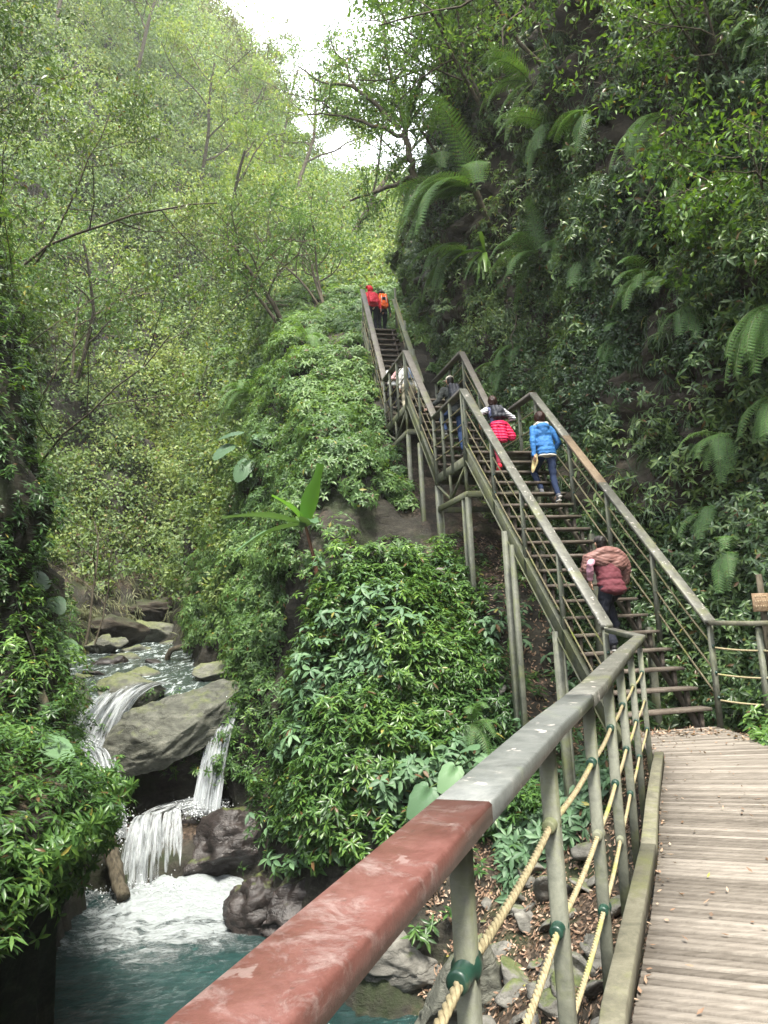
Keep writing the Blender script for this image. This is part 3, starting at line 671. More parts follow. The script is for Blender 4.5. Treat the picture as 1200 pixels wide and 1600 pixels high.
# ------------------------------------------------------------------ railing on the right of the boardwalk
rr_ = thing('side_railing', (4.5, 9.9, 0), 'short rope railing with a leaf strewn top plank to the right of the stair foot', 'railing')
SRP = np.array([(4.20, 10.02, 1.37), (4.62, 9.75, 1.345), (5.25, 9.0, 1.335), (5.6, 7.6, 1.3)])
railseg(SRP, .12, .06).build('handrail', M['kerb'], rr_)
pp = [(4.23, 10.0), (4.68, 9.7), (5.28, 8.95), (5.6, 7.7)]
for i, (x, y) in enumerate(pp):
    if i == 0: continue
    mb = MB(); mb.beam((x, y, 1.28), (x, y, -.2), .062, .062, up=U); po = mb.build('post', M['post'], rr_)
    for z in (.97, .63, .3): mb = MB(); sleeve(mb, (x, y, z), (-.8, .5, 0), .022, .06); mb.build('rope_sleeve', M['sleeve_grey'], po)
for j, z in enumerate((.97, .63, .3)):
    for i in range(3):
        a = (*pp[i], z+.05 if i == 0 else z); b = (*pp[i+1], z); mb = MB(); mb.tube(rope_pts(a, b, .02), .0135, 6); mb.build('rope', M['rope'], rr_, smooth=True)
# ------------------------------------------------------------------ leaf geometry
class Leaves:
    def __init__(s): s.V = []; s.T = []; s.r = []; s.t = []; s.n = 0
    def add(s, P, D, Nn, L, W, rnd, tint, fine=False, droop=.18):
        P = np.asarray(P, float); n = len(P)
        if n == 0: return
        D = nrm(D); S = nrm(np.cross(D, Nn)); Nn = np.cross(S, D)
        L = np.broadcast_to(L, (n,))[:, None]; W = np.broadcast_to(W, (n,))[:, None]
        if fine:
            pts = [P, P+D*L*.28-S*W*.42+Nn*L*.02, P+D*L*.28-Nn*W*.12, P+D*L*.28+S*W*.42+Nn*L*.02,
                   P+D*L*.6-S*W*.5-Nn*L*droop*.25, P+D*L*.6-Nn*(W*.14+L*droop*.3), P+D*L*.6+S*W*.5-Nn*L*droop*.25, P+D*L-Nn*L*droop]
            T = [(0, 2, 1), (0, 3, 2), (1, 2, 5), (1, 5, 4), (2, 3, 6), (2, 6, 5), (4, 5, 7), (5, 6, 7)]
        else:
            pts = [P, P+D*L*.45-S*W*.5+Nn*W*.1, P+D*L*.45-Nn*W*.12, P+D*L*.45+S*W*.5+Nn*W*.1, P+D*L-Nn*L*droop]
            T = [(0, 2, 1), (0, 3, 2), (1, 2, 4), (2, 3, 4)]
        m = len(pts); A = np.stack(pts, 1).reshape(-1, 3); T = np.array(T)
        s.V.append(A.astype(np.float32)); s.T.append((np.arange(n)[:, None, None]*m+T[None]+s.n).reshape(-1, 3).astype(np.int32))
        s.r.append(np.repeat(np.broadcast_to(rnd, (n,)), m)); s.t.append(np.repeat(np.broadcast_to(tint, (n,)), m)); s.n += n*m
    def build(s, name, mat, parent=None, origin=None):
        if parent is not None and origin is None: origin = parent_world(parent)
        return npmesh(name, np.concatenate(s.V), np.concatenate(s.T), mat, parent, rnd=np.concatenate(s.r), tint=np.concatenate(s.t), origin=origin)
UPZ = np.array([0, 0, 1.])
def perp(A):
    r = rdir(len(A)); x = nrm(r-A*(r*A).sum(1, keepdims=True)); return x, np.cross(A, x)
def whorls(lv, P, A, k, L, W, tint, spread=(1.15, 1.7), fine=True, droop=.25, keep=None):
    """k leaves round each point P about the axis A"""
    n = len(P); X, Y = perp(A); L = np.broadcast_to(L, (n,)); W = np.broadcast_to(W, (n,)); tint = np.broadcast_to(tint, (n,))
    ph0 = rng.random(n)*6.28
    for j in range(k):
        ph = ph0+j*6.283/k+rng.normal(size=n)*.22; th = rng.uniform(spread[0], spread[1], n)
        D = A*np.cos(th)[:, None]+(X*np.cos(ph)[:, None]+Y*np.sin(ph)[:, None])*np.sin(th)[:, None]
        D = D+np.array([0, 0, -.15]); sz = rng.uniform(.65, 1.15, n)
        lv.add(P+A*rng.uniform(-.03, .03, n)[:, None], D, A+rdir(n)*.25, L*sz, W*sz, rng.random(n), tint, fine, droop)
def camd(P):
    q = P-EYE; d = q@FW; return q@RT/np.maximum(d, .1), q@UPV/np.maximum(d, .1), d
def infrustum(P, mx=1.22):
    x, y, d = camd(P); return (d > 1) & (np.abs(x) < .51*mx+1.2/d) & (np.abs(y) < .68*mx+1.2/d)
def sample(V, Q, n, wfun):
    a, b, c, d = (V[Q[:, i]] for i in range(4)); ce = (a+b+c+d)/4
    nn = np.cross(c-a, d-b); ar = np.linalg.norm(nn, axis=1)/2; nn = nn/np.maximum(ar*2, 1e-9)[:, None]
    w = ar*wfun(ce, nn); w = np.where(infrustum(ce), w, 0)
    i = rng.choice(len(Q), n, p=w/w.sum()); u = rng.random((n, 1)); v = rng.random((n, 1))
    P = (a[i]*(1-u)+b[i]*u)*(1-v)+(d[i]*(1-u)+c[i]*u)*v
    return P, nn[i]
def vis(ce, nn):   # surfaces turned clearly away from the valley floor need few plants
    q = nrm(EYE-ce); return np.clip((nn*q).sum(1)+.35, .08, 1)
def st_coords(P): q = P-SB; return q@U, q@N_

def bushes(lv, P, Nn, r, per, L, W, tint, whorl=0, droop=.25, fine=False, flat=.75):
    """every point becomes a rounded bush of `per` leaves (or whorls) on a lumpy shell"""
    n = len(P); r = np.broadcast_to(r, (n,)); tint = np.broadcast_to(tint, (n,))
    A = nrm(Nn*.8+UPZ*.75); i = np.repeat(np.arange(n), per); m = len(i)
    d = rdir(m); dn = (d*A[i]).sum(1, keepdims=True); d = np.where(dn < -.15, d-2*dn*A[i], d)
    lump = 1+.38*vnoise(d*2.3+i[:, None]*3.7, 5)
    rad = r[i]*lump*(1-.55*rng.random(m)**2.2)
    Pt = P[i]+A[i]*(r[i]*.15)[:, None]+d*rad[:, None]*np.array([1, 1, flat])
    tt = np.clip(tint[i]+.12*vnoise(Pt*2.+7, 3), 0, 1); L_ = np.broadcast_to(L, (n,))[i]*rng.uniform(.7, 1.25, m); W_ = np.broadcast_to(W, (n,))[i]*rng.uniform(.8, 1.2, m)
    ax = nrm(d*.8+A[i]*.5+rdir(m)*.45)
    if whorl: whorls(lv, Pt, ax, whorl, L_, W_, tt, fine=fine, droop=droop)
    else:
        D = nrm(d*.5+rdir(m)*.9-UPZ*.25); lv.add(Pt, D, ax, L_, W_, rng.random(m), tt, fine, droop)

# ------------------------------------------------------------------ undergrowth masses
def stuff(lv, name, mat, label, cat='undergrowth'):
    o = lv.build(name, mat); tag(o, label, cat, kind='stuff'); return o
NQ = GQ; ce_all = GV[GQ].mean(1)
# 1. near sprigs: leafy mound left of the stairs and the bank below them
def w_mound(ce, nn):
    s, t = st_coords(ce); return ((s > 1.2) & (s < 6.4) & (t < .6) & (t > -7.5) & (ce[:, 2] > -2.7) & (ce[:, 0] > -4.2))*vis(ce, nn)
P, Nn = sample(GV, GQ, 10500, w_mound)
s, t = st_coords(P); nz = fbm(P, .8, 3, 41)
under = sstep(-1.6, -1.2, t)                      # bare soil below the stairs
low = sstep(-1.0, -2.3, P[:, 2]+nz*.5)             # bare rock near the water
keep = rng.random(len(P)) > np.maximum(under*.93, low*.97)*(1-.0)
P, Nn, nz = P[keep], Nn[keep], nz[keep]
lv = Leaves(); lump = (.5+.5*fbm(P, 1.3, 3, 77))
A = nrm(Nn*.55+UPZ*.8+rdir(len(P))*.35)
off = (.05+.55*rng.random(len(P))**1.3*(.4+lump))[:, None]
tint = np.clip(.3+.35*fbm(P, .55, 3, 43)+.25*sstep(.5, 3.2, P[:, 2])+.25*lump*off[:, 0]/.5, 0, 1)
sp2 = (fbm(P, .9, 3, 95)+.15*rng.normal(size=len(P)) > .28); l2 = Leaves()
whorls(l2, (P+nrm(Nn+UPZ*.5)*(off+.05))[sp2], A[sp2], 5, .21*rng.uniform(.6, 1.25, sp2.sum()), .075, .35+.4*rng.random(sp2.sum()), droop=.35)
stuff(l2, 'undergrowth', M['leaf_pale'], 'patches of broader paler leaves scattered over the mound')
P, Nn, A, off, tint, lump = P[~sp2], Nn[~sp2], A[~sp2], off[~sp2], tint[~sp2], lump[~sp2]
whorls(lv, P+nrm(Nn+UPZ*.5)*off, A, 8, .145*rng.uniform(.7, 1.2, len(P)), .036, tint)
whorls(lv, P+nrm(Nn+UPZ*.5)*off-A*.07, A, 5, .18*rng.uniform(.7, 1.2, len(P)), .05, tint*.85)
# bare stems
mbs = MB()
for i in rng.choice(len(P), 260): mbs.tube([P[i]-Nn[i]*.05, P[i]+(nrm((Nn[i]+UPZ*.5)[None])[0])*off[i]*.6, P[i]+nrm((Nn[i]+UPZ*.5)[None])[0]*off[i]], [.006, .005, .003], 4, False)
stuff(lv, 'undergrowth', M['leaf_near'], 'mass of whorled green leaves covering the mound left of the stairs')
# 2. near left outcrop and left bank
def w_out(ce, nn): return ((ce[:, 0] < -2.6) & (ce[:, 1] < 18) & (ce[:, 1] > 5) & (ce[:, 2] > -2.2))*vis(ce, nn)*np.where(ce[:, 1] < 11, 1.4, 1)
P, Nn = sample(GV, GQ, 14500, w_out); nz = fbm(P, .9, 3, 44)
keep = np.where(P[:, 1] < 11.3, P[:, 2] > -.9+nz*.35, (P[:, 2] > -1.6+nz) & (rng.random(len(P)) < .75))
keep &= ~((P[:, 1] > 11.3) & (nz > .42))
P, Nn = P[keep], Nn[keep]; lv = Leaves(); lump = .5+.5*fbm(P, 1.3, 3, 78)
A = nrm(Nn*.5+UPZ*.85+rdir(len(P))*.35); off = (.05+.5*rng.random(len(P))**1.4*(.4+lump))[:, None]
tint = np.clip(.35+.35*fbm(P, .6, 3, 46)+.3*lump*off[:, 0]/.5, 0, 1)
Pp = P+nrm(Nn+UPZ*.6)*off
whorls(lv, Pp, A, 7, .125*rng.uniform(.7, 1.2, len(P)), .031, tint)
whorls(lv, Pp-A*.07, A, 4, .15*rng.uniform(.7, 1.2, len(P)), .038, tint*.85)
# sprays hanging over the outcrop's edge
e = 600; yy = rng.uniform(7, 11, e); xx = np.interp(yy, FLy, FLx)+rng.uniform(-.75, -.2, e); zz_ = -.35-rng.random(e)**2.2*.9; xx = xx-np.clip(-.3-zz_, 0, 3)*.35
hp = np.stack([xx, yy, zz_], -1); ha = nrm(np.stack([np.full(e, .7), np.full(e, -.5), np.full(e, .2)], -1)+rdir(e)*.4)
whorls(lv, hp, ha, 7, .12, .032, .4+.2*rng.random(e), droop=.4)
stuff(lv, 'undergrowth', M['leaf_near'], 'leafy shrub growth on the dark rock at the left edge of the pool')
# 3. ridge left of the upper stairs (bright bushes), and all ground between 16 and 34 m
def w_ridge(ce, nn):
    s, t = st_coords(ce); return ((s > 6.5) & (s < 24) & (t > -7) & (ce[:, 2] > stream_z(ce[:, 1])+.7) & ~((t > -1.6) & (t < .3) & (s < 14)))*vis(ce, nn)/np.maximum(camd(ce)[2], 10)**.7
P, Nn = sample(GV, GQ, 3900, w_ridge); s, t = st_coords(P); kp = (rng.random(len(P)) > sstep(-1.75, -1.3, t)*(s < 14)*.85) & ~((s > 6.6) & (s < 8.3) & (P[:, 2] < 5.0) & (rng.random(len(P)) < .88)); P, Nn = P[kp], Nn[kp]
lv = Leaves(); d = camd(P)[2]
tint = np.clip(.62+.35*fbm(P, .35, 3, 47)+.1*rng.normal(size=len(P)), 0, 1)
bushes(lv, P, Nn, rng.uniform(.2, .55, len(P)), 44, .10+d*.0025, .040+d*.0008, tint, whorl=5)
stuff(lv, 'undergrowth', M['leaf_mid'], 'bright green bushes on the ridge left of the upper flights')
# 4. left wall and valley head
def w_far(ce, nn):
    d = camd(ce)[2]; s, t = st_coords(ce)
    return ((ce[:, 1] > 17) & (ce[:, 2] > stream_z(ce[:, 1])+.9) & ((s > 22) | (t < -5.5) | (ce[:, 0] < -4.5)) & (d < 130))*vis(ce, nn)/np.maximum(d, 15)**1.25
P, Nn = sample(GV, GQ, 6800, w_far); d = camd(P)[2]
nz = fbm(P, .22, 3, 49); low = (P[:, 2]-stream_z(P[:, 1]) < 3.5) & (P[:, 1] < 44)
kp = ~(low & ((fbm(P, .5, 3, 50) > -.3) | (P[:, 2]-stream_z(P[:, 1]) < 1.8))) & ~((nz > .85) & (d < 30)); P, Nn, d, nz = P[kp], Nn[kp], d[kp], nz[kp]
lv = Leaves(); tint = np.clip(.42+.4*fbm(P, .16, 3, 52)+.22*rng.normal(size=len(P)), 0, 1)
r = np.clip(d*.022*np.exp(rng.normal(size=len(P))*.38), .3, 2.8)
per = 95
bushes(lv, P, Nn, r, per, .085+d*.0034, .05+d*.0017, tint, droop=.2)
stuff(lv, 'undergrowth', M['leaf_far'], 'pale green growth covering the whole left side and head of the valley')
# 5. right cliff
def w_cl(ce, nn): return ((ce[:, 1] > 5) & (ce[:, 1] < 45) & (ce[:, 2] > -.5))*vis(ce, nn)/np.maximum(camd(ce)[2], 9)**1.1
P, Nn = sample(CV, CQ, 5200, w_cl); d = camd(P)[2]; Nn = np.where(((EYE-P)*Nn).sum(1)[:, None] < 0, -Nn, Nn)
cov = fbm(P*[1, 1, .8], .38, 4, 54)+.25*fbm(P, 1.6, 2, 57); kp = (cov > -.05) | (rng.random(len(P)) < .15); P, Nn, d = P[kp], Nn[kp], d[kp]
lv = Leaves(); tint = np.clip(.42+.5*fbm(P, .3, 3, 58)+.2*rng.normal(size=len(P)), 0, 1)
n0 = len(P)//2
bushes(lv, P[:n0], Nn[:n0], rng.uniform(.12, .42, n0), 34, .085+d[:n0]*.0022, .03+d[:n0]*.001, tint[:n0], whorl=6, droop=.35, flat=1.0)
bushes(lv, P[n0:], Nn[n0:], rng.uniform(.15, .5, len(P)-n0), 130, .07+d[n0:]*.002, .028+d[n0:]*.0009, tint[n0:], droop=.35, flat=1.1)
stuff(lv, 'undergrowth', M['leaf_cliff'], 'dark green plants clinging to the rock wall right of the stairs')
# hanging roots and grassy tufts of the cliff
def w_tuft(ce, nn): return w_cl(ce, nn)
P, Nn = sample(CV, CQ, 1500, w_tuft); Nn = np.where(((EYE-P)*Nn).sum(1)[:, None] < 0, -Nn, Nn)
lv = Leaves(); i = np.repeat(np.arange(len(P)), 16); m_ = len(i)
D = nrm(Nn[i]*rng.uniform(.1, 1, (m_, 1))-UPZ*rng.uniform(.1, 1.2, (m_, 1))+rdir(m_)*.35)
lv.add(P[i]+rdir(m_)*.06, D, Nn[i]+UPZ*.3, rng.uniform(.2, .6, m_), .018, rng.random(m_), .25+.3*rng.random(len(P))[i], True, .45)
stuff(lv, 'hanging_grass', M['leaf_cliff'], 'thin trailing blades hanging from the right rock wall', 'hanging grass')
# dry trailing growth on the foot of the left wall
def w_dry(ce, nn): return ((ce[:, 1] > 26) & (ce[:, 1] < 46) & (ce[:, 0] < -2) & (ce[:, 2] > stream_z(ce[:, 1])+.2) & (ce[:, 2] < stream_z(ce[:, 1])+4.2))*vis(ce, nn)
P, Nn = sample(GV, GQ, 500, w_dry); kp = fbm(P, .4, 3, 60) > .15; P, Nn = P[kp], Nn[kp]
lv = Leaves(); i = np.repeat(np.arange(len(P)), 14); m_ = len(i)
D = nrm(Nn[i]*.5-UPZ*rng.uniform(.2, 1.2, (m_, 1))+rdir(m_)*.4)
lv.add(P[i]+rdir(m_)*.2, D, Nn[i]+UPZ*.3, rng.uniform(.25, .6, m_), .04, rng.random(m_), rng.random(len(P))[i], False, .3)
stuff(lv, 'dry_grass', M['leaf_dry'], 'grey green trailing growth hanging over the rock behind the stream', 'dry grass')

# paler, larger leaved plants standing out from the cliff
P, Nn = sample(CV, CQ, 1500, w_cl); Nn = np.where(((EYE-P)*Nn).sum(1)[:, None] < 0, -Nn, Nn); kp = fbm(P, .45, 3, 91) > -.05; P, Nn = P[kp], Nn[kp]; d = camd(P)[2]
lv = Leaves(); i = np.repeat(np.arange(len(P)), 9); off = rng.uniform(.15, .75, len(i)); m_ = len(i)
A = nrm(Nn[i]*.7+UPZ*.5+rdir(m_)*.5); Pp = P[i]+nrm(Nn[i]+UPZ*.2)*off[:, None]+rdir(m_)*.2
whorls(lv, Pp, A, 5, .13+d[i]*.002, .038+d[i]*.0007, np.clip(.65+.3*fbm(P, .5, 2, 93)[i], 0, 1), droop=.45)
stuff(lv, 'undergrowth', M['leaf_cliff'], 'lighter long leaved plants standing out from the right rock wall')
# ------------------------------------------------------------------ trees
from mathutils.bvhtree import BVHTree
def _bvh(V, Q): return BVHTree.FromPolygons([tuple(v) for v in V.tolist()], [tuple(q) for q in Q.tolist()])
BG = _bvh(GV, GQ)
def drop(x, y, z0=120):
    h = BG.ray_cast(Vector((x, y, z0)), Vector((0, 0, -1))); return h[0].z if h[0] else float(terrain(x, y))
def limb(mb, p, d, L, r, r1, seg, wander, up, rs):
    pts = [np.array(p, float)]; d = np.array(d, float)
    for i in range(seg):
        d = d+rs.normal(size=3)*wander+np.array([0, 0, up]); d /= np.linalg.norm(d); pts.append(pts[-1]+d*L/seg)
    pts = np.array(pts); mb.tube(pts, np.linspace(r, r1, len(pts)), 7 if r > .04 else (5 if r > .012 else 3), False); return pts, d
def tree(name, label, base, H, lean, seed, mat, leafL, nleaf, spread=.6, depth=3, r0=None, cat='tree', group=None, lw=.4, trunks=1, tintb=.5, start=.35, kids=5, up=.03, wander=.12, clus=.32, bark='bark'):
    rs = np.random.default_rng(seed); base = np.array(base, float)
    t = thing(name, base, label, cat, group); mb = MB(); tips = []
    r0 = r0 or H*.016
    def grow(p, d, L, r, dep):
        pts, de = limb(mb, p, d, L, r, r*.45, 7 if dep == depth else 5, wander*(1 if dep == depth else 1.5), up, rs)
        if dep == 0: tips.append(pts); return
        nk = kids if dep == depth else max(3, kids-1)
        for k in range(nk):
            f = start+(1-start)*(k+rs.random()*.8)/nk if dep == depth else .25+.75*(k+rs.random())/nk
            i = min(int(f*(len(pts)-1)), len(pts)-2); pp = pts[i]+(pts[i+1]-pts[i])*(f*(len(pts)-1)-i)
            a = rs.normal(size=3); dd = nrm((pts[i+1]-pts[i])[None])[0]; a = a-dd*(a@dd); a /= np.linalg.norm(a)
            nd = dd*(1-spread)+a*spread*1.1+np.array([0, 0, .1]); nd /= np.linalg.norm(nd)
            grow(pp, nd, L*rs.uniform(.42, .68)*(1-.25*f if dep == depth else 1), r*.55*(1-.5*f)+.002, dep-1)
        if dep >= 1: tips.append(pts[-3:])
    for k in range(trunks):
        d = np.array(lean, float)+rs.normal(size=3)*(.05 if trunks == 1 else .22); d /= np.linalg.norm(d); grow(base+rs.normal(size=3)*[.1, .1, 0]*(trunks > 1)-[0, 0, .3], d, H*(1 if k == 0 else rs.uniform(.7, 1)), r0*(1 if k == 0 else .75), depth)
    mb.build('trunk', M[bark], t, smooth=True)
    if nleaf:
        S_ = np.concatenate([q[rs.integers(0, len(q)-1, 60)]+(q[1]-q[0])*rs.random((60, 1)) for q in tips])
        nc = max(20, nleaf//26); cen = S_[rs.integers(0, len(S_), nc)]+rs.normal(size=(nc, 3))*clus*.35; idx = rs.integers(0, nc, nleaf)
        P = cen[idx]+rs.normal(size=(nleaf, 3))*clus*np.array([.42, .42, .16])
        n = len(P)
        lv = Leaves(); D = nrm(rs.normal(size=(n, 3))+[0, 0, -.2]); Nn = nrm(rs.normal(size=(n, 3))*.5+[0, 0, 1])
        tint = np.clip(tintb+.25*vnoise(P*.8, 4)+.1*rs.normal(size=n), 0, 1)
        lv.add(P, D, Nn, leafL*rs.uniform(.7, 1.2, n), leafL*lw*rs.uniform(.8, 1.2, n), rs.random(n), tint)
        lv.build('crown', mat, t)
    return t
def tr(px_x, y, *a, **k): return None
# valley head and left wall, world x, y
TR = [  # x, y, H, lean, label, mat, leaf, n, opts
 (-1.9, 28.5, 8, (-.35, 0, 1), 'bushy tree with several thin stems on the ridge crest', 'leaf_mid', .15, 4800, dict(spread=.6, trunks=3, r0=.08, tintb=.45)),
 (-3.4, 27.5, 6.5, (-.75, -.1, .8), 'crooked dark tree leaning out left over the gorge', 'leaf_mid', .15, 3300, dict(spread=.65, trunks=2, r0=.11, tintb=.3, kids=6)),
 (-1.2, 40.0, 13, (.1, -.2, 1), 'round crowned tree in the middle of the valley head', 'leaf_far', .24, 5200, dict(spread=.6)),
 (-9.5, 45.0, 12, (.1, -.3, 1), 'pale tree on the slope above the bend of the stream', 'leaf_far', .25, 4600, dict(spread=.6)),
 (-12.5, 50, 12, (.2, -.3, 1), 'yellowish tree high on the left slope', 'leaf_far', .28, 4600, dict(spread=.6, tintb=.8)),
 (-5.5, 52, 13, (.1, -.3, 1), 'dull olive tree on the upper slope', 'leaf_far', .28, 4600, dict(spread=.6, tintb=.25)),
 (-15, 60, 14, (.2, -.3, 1), 'tree with a ragged top below the left skyline', 'leaf_far', .32, 4600, dict(spread=.6, tintb=.7)),
 (-11.5, 66, 14, (.1, -.2, 1), 'bare twigged orange tinted tree on the left skyline', 'leaf_dry', .3, 2600, dict(spread=.65, tintb=.7, r0=.2)),
 (-9, 70, 13, (.1, -.2, 1), 'thin topped tree standing on the skyline dip', 'leaf_far', .34, 3800, dict(spread=.6, tintb=.4)),
 (-21, 62, 15, (.2, -.2, 1), 'tall tree at the upper left skyline', 'leaf_far', .34, 4600, dict(spread=.6, tintb=.6)),
 (-26, 56, 15, (.3, -.2, 1), 'large tree high at the top left', 'leaf_far', .3, 4800, dict(spread=.6, tintb=.4)),
 (-15.2, 36, 9, (.5, -.3, 1), 'leafy tree growing out of the left wall above the dry growth', 'leaf_mid', .2, 4200, dict(spread=.6, trunks=2, tintb=.4)),
]
for i, (x, y, H, lean, lab, mt, ll, nl, kw) in enumerate(TR):
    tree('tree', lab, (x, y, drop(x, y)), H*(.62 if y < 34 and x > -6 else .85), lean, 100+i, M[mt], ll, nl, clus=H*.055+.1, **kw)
# darker thin trees close on the left, their bare limbs crossing the view
for i, (x, y, z, H, lean, lab, nl, kw) in enumerate([
  (-7.3, 14.6, 4.2, 5.6, (.3, -.1, 1), 'slender dark stemmed tree rooted on the left rock edge with drooping small leaves', 3400, dict(trunks=3, spread=.5, r0=.035)),
  (-8.6, 14.0, 9.5, 5.0, (.25, .05, 1), 'overhanging tree filling the top left corner', 6500, dict(trunks=3, spread=.6, r0=.045)),
  (-8.6, 17.5, 11.0, 5.2, (.45, .1, .8), 'dense leafed tree hanging out from the left wall near the top', 4500, dict(trunks=2, spread=.6, r0=.04))]):
    tree('tree', lab, (x, y, z), H, lean, 300+i, M['leaf_cliff' if i < 3 else 'leaf_mid'], .11, nl, clus=.42, lw=.42, tintb=.75 if i != 1 else .5, **kw)
tree('dead_shrub', 'small pale leafless shrub at the foot of the left wall', (-9.6, 24.5, 1.6), 4.2, (.25, 0, 1), 321, None, .1, 0, trunks=2, spread=.6, r0=.045, depth=2, cat='shrub', bark='bark')
# trees on top of the right cliff
for i, (x, y, z, H, lean, lab, nl, kw) in enumerate([
  (3.4, 24.2, 16.6, 5.0, (-.35, -.2, .75), 'light green tree leaning out from the cliff edge beside the sky', 9000, dict(trunks=3, spread=.6, r0=.1)),
  (3.9, 21.0, 16.5, 5.5, (-.3, -.25, .8), 'bright leaved tree hanging over the upper cliff', 9500, dict(trunks=3, spread=.6, r0=.1)),
  (5.0, 17.0, 15.0, 6, (-.4, -.4, .7), 'drooping leafy tree at the top of the right wall', 8000, dict(trunks=3, spread=.6, r0=.08)),
  (6.9, 12.4, 9.6, 4.5, (-.35, -.35, .8), 'bright small leaved tree growing from the wall at the upper right corner', 5200, dict(trunks=3, spread=.6, r0=.05)),
  (6.5, 11.3, 6.8, 2.8, (-.5, -.3, .6), 'thin leafy sapling jutting from the wall at the right edge', 2300, dict(trunks=2, spread=.6, r0=.03))]):
    tree('tree', lab, (x, y, z), H, lean, 400+i, M['leaf_mid' if i < 3 else 'leaf_near'], .15 if i < 3 else .13, nl, clus=.5, lw=.4, tintb=.75, up=-.01, **kw)
# the epiphyte tree against the sky
et = thing('tree', (2.2, 22.0, 14.5), 'bare limbed tree against the sky carrying a bird nest fern', 'tree'); mb = MB(); rs = np.random.default_rng(5); tips = []
def xz(px, py, Y): # plan the limbs on an upright plane through the trunk
    d = FW+RT*(px-600)/1176.87-UPV*(py-800)/1176.87; return EYE+d*Y/d[1]
LB = [([(2.6, 22.3, 15.6), (1.9, 22, 15.3), (1.25, 22, 15.5), (.35, 22, 15.05), (-.6, 22, 14.75)], .13, .035), ([(1.4, 22, 15.4), (1.3, 22, 16.3), (1.15, 22, 17.0)], .11, .09),
      ([(1.15, 22, 16.9), (.3, 22, 17.25), (-.8, 22, 17.75), (-1.9, 22, 17.8)], .075, .02), ([(1.1, 22, 17.1), (.35, 22, 18.0), (-.5, 22, 18.8), (-1.3, 22.2, 19.0), (-2.2, 22.2, 19.7)], .085, .02),
      ([(-.3, 22, 18.6), (-.6, 22.1, 19.6), (-1.1, 22.1, 20.6)], .04, .012), ([(1.2, 22, 17), (1.0, 22.2, 18.6), (.7, 22.3, 20.2), (.8, 22.4, 21.8)], .07, .02), ([(.9, 22.2, 18.9), (1.6, 22.3, 20), (2.1, 22.3, 21.4)], .05, .015), ([(-.9, 22, 17.75), (-1.5, 22, 18.3), (-2.5, 22.1, 18.6)], .03, .01), ([(.6, 22, 15.1), (.2, 22, 14.4), (-.5, 22, 14.0)], .02, .008)]
for pts, ra, rb in LB:
    pts = np.array(pts); tt = np.linspace(0, len(pts)-1, 14); P = np.stack([np.interp(tt, range(len(pts)), pts[:, k]) for k in range(3)], 1)+rs.normal(size=(14, 3))*.035
    P[:, 0] += .0; mb.tube(P, np.linspace(ra, rb, 14), 7, False)
    for k in range(4 if ra < .1 else 1):
        i = rs.integers(4, 13); d = rs.normal(size=3); d[2] = abs(d[2]); d /= np.linalg.norm(d)
        q, _ = limb(mb, P[i], d, rs.uniform(.8, 1.7), .018, .005, 5, .2, .02, rs); tips.append(q)
        for kk in range(3):
            d = rs.normal(size=3); d /= np.linalg.norm(d); q2, _ = limb(mb, q[rs.integers(2, 5)], d, .6, .008, .003, 4, .2, 0, rs); tips.append(q2)
mb.build('trunk', M['bark'], et, smooth=True)
S_ = np.concatenate([q[rs.integers(1, len(q)-1, 50)] for q in tips]); n = 3600
P = S_[rs.integers(0, len(S_), n)]+nrm(rs.normal(size=(n, 3)))*rs.random((n, 1))*.34
lv = Leaves(); lv.add(P, nrm(rs.normal(size=(n, 3))), nrm(rs.normal(size=(n, 3))+[0, 0, 1]), .12, .055, rs.random(n), .4+.3*rs.random(n)); lv.build('crown', M['leaf_mid'], et)

# ------------------------------------------------------------------ ferns, broad leaves
def frond(lv, ms, base, d, L, w, droop, rs, pairs=20, sub=9, up=UPZ, tint=.5):
    base = np.array(base, float); d = nrm(np.array(d, float)[None])[0]; k = 14; pts = [base]; c = d.copy()
    for i in range(k): c = c+np.array([0, 0, -droop/k*(1+i*.12)]); c /= np.linalg.norm(c); pts.append(pts[-1]+c*L/k)
    pts = np.array(pts); ms.tube(pts, np.linspace(.012, .003, len(pts))*min(1.4, L), 4, False)
    side = nrm(np.cross(pts[-1]-pts[0], up)[None])[0]; arc = np.linspace(.12, .99, pairs)
    P_, D_, N_2, L_, W_ = [], [], [], [], []
    for a in arc:
        q = a*k; i = min(int(q), k-1); p = pts[i]+(pts[i+1]-pts[i])*(q-i); tg = nrm((pts[i+1]-pts[i])[None])[0]; nn = np.cross(side, tg); nn = nn if nn[2] > 0 else -nn
        pl = w*(math.sin(min(a*1.25, 1)*math.pi*.62+.25))**.8*(1-a*.72)+.04*w
        for s_ in (-1, 1):
            pd = side*s_+tg*.42+nn*(-.12); pd /= np.linalg.norm(pd)
            if sub == 0: P_.append(p); D_.append(pd); N_2.append(nn); L_.append(pl); W_.append(L/pairs*.95)
            else:
                xx = np.cross(pd, nn); u_ = (np.arange(sub)+.5)/sub
                for s2 in (-1, 1):
                    for uu in u_:
                        P_.append(p+pd*pl*uu-nn*.12*pl*uu*uu); D_.append(xx*s2+pd*.35-nn*.15); N_2.append(nn); L_.append((L/pairs*.55)*(1-uu*.75)); W_.append(pl/sub*.9)
                P_.append(p); D_.append(pd); N_2.append(nn); L_.append(pl); W_.append(L/pairs*.16)
    n = len(P_); lv.add(np.array(P_), np.array(D_), np.array(N_2), np.array(L_), np.array(W_), rs.random(n), np.clip(tint+.1*rs.normal(size=n), 0, 1))
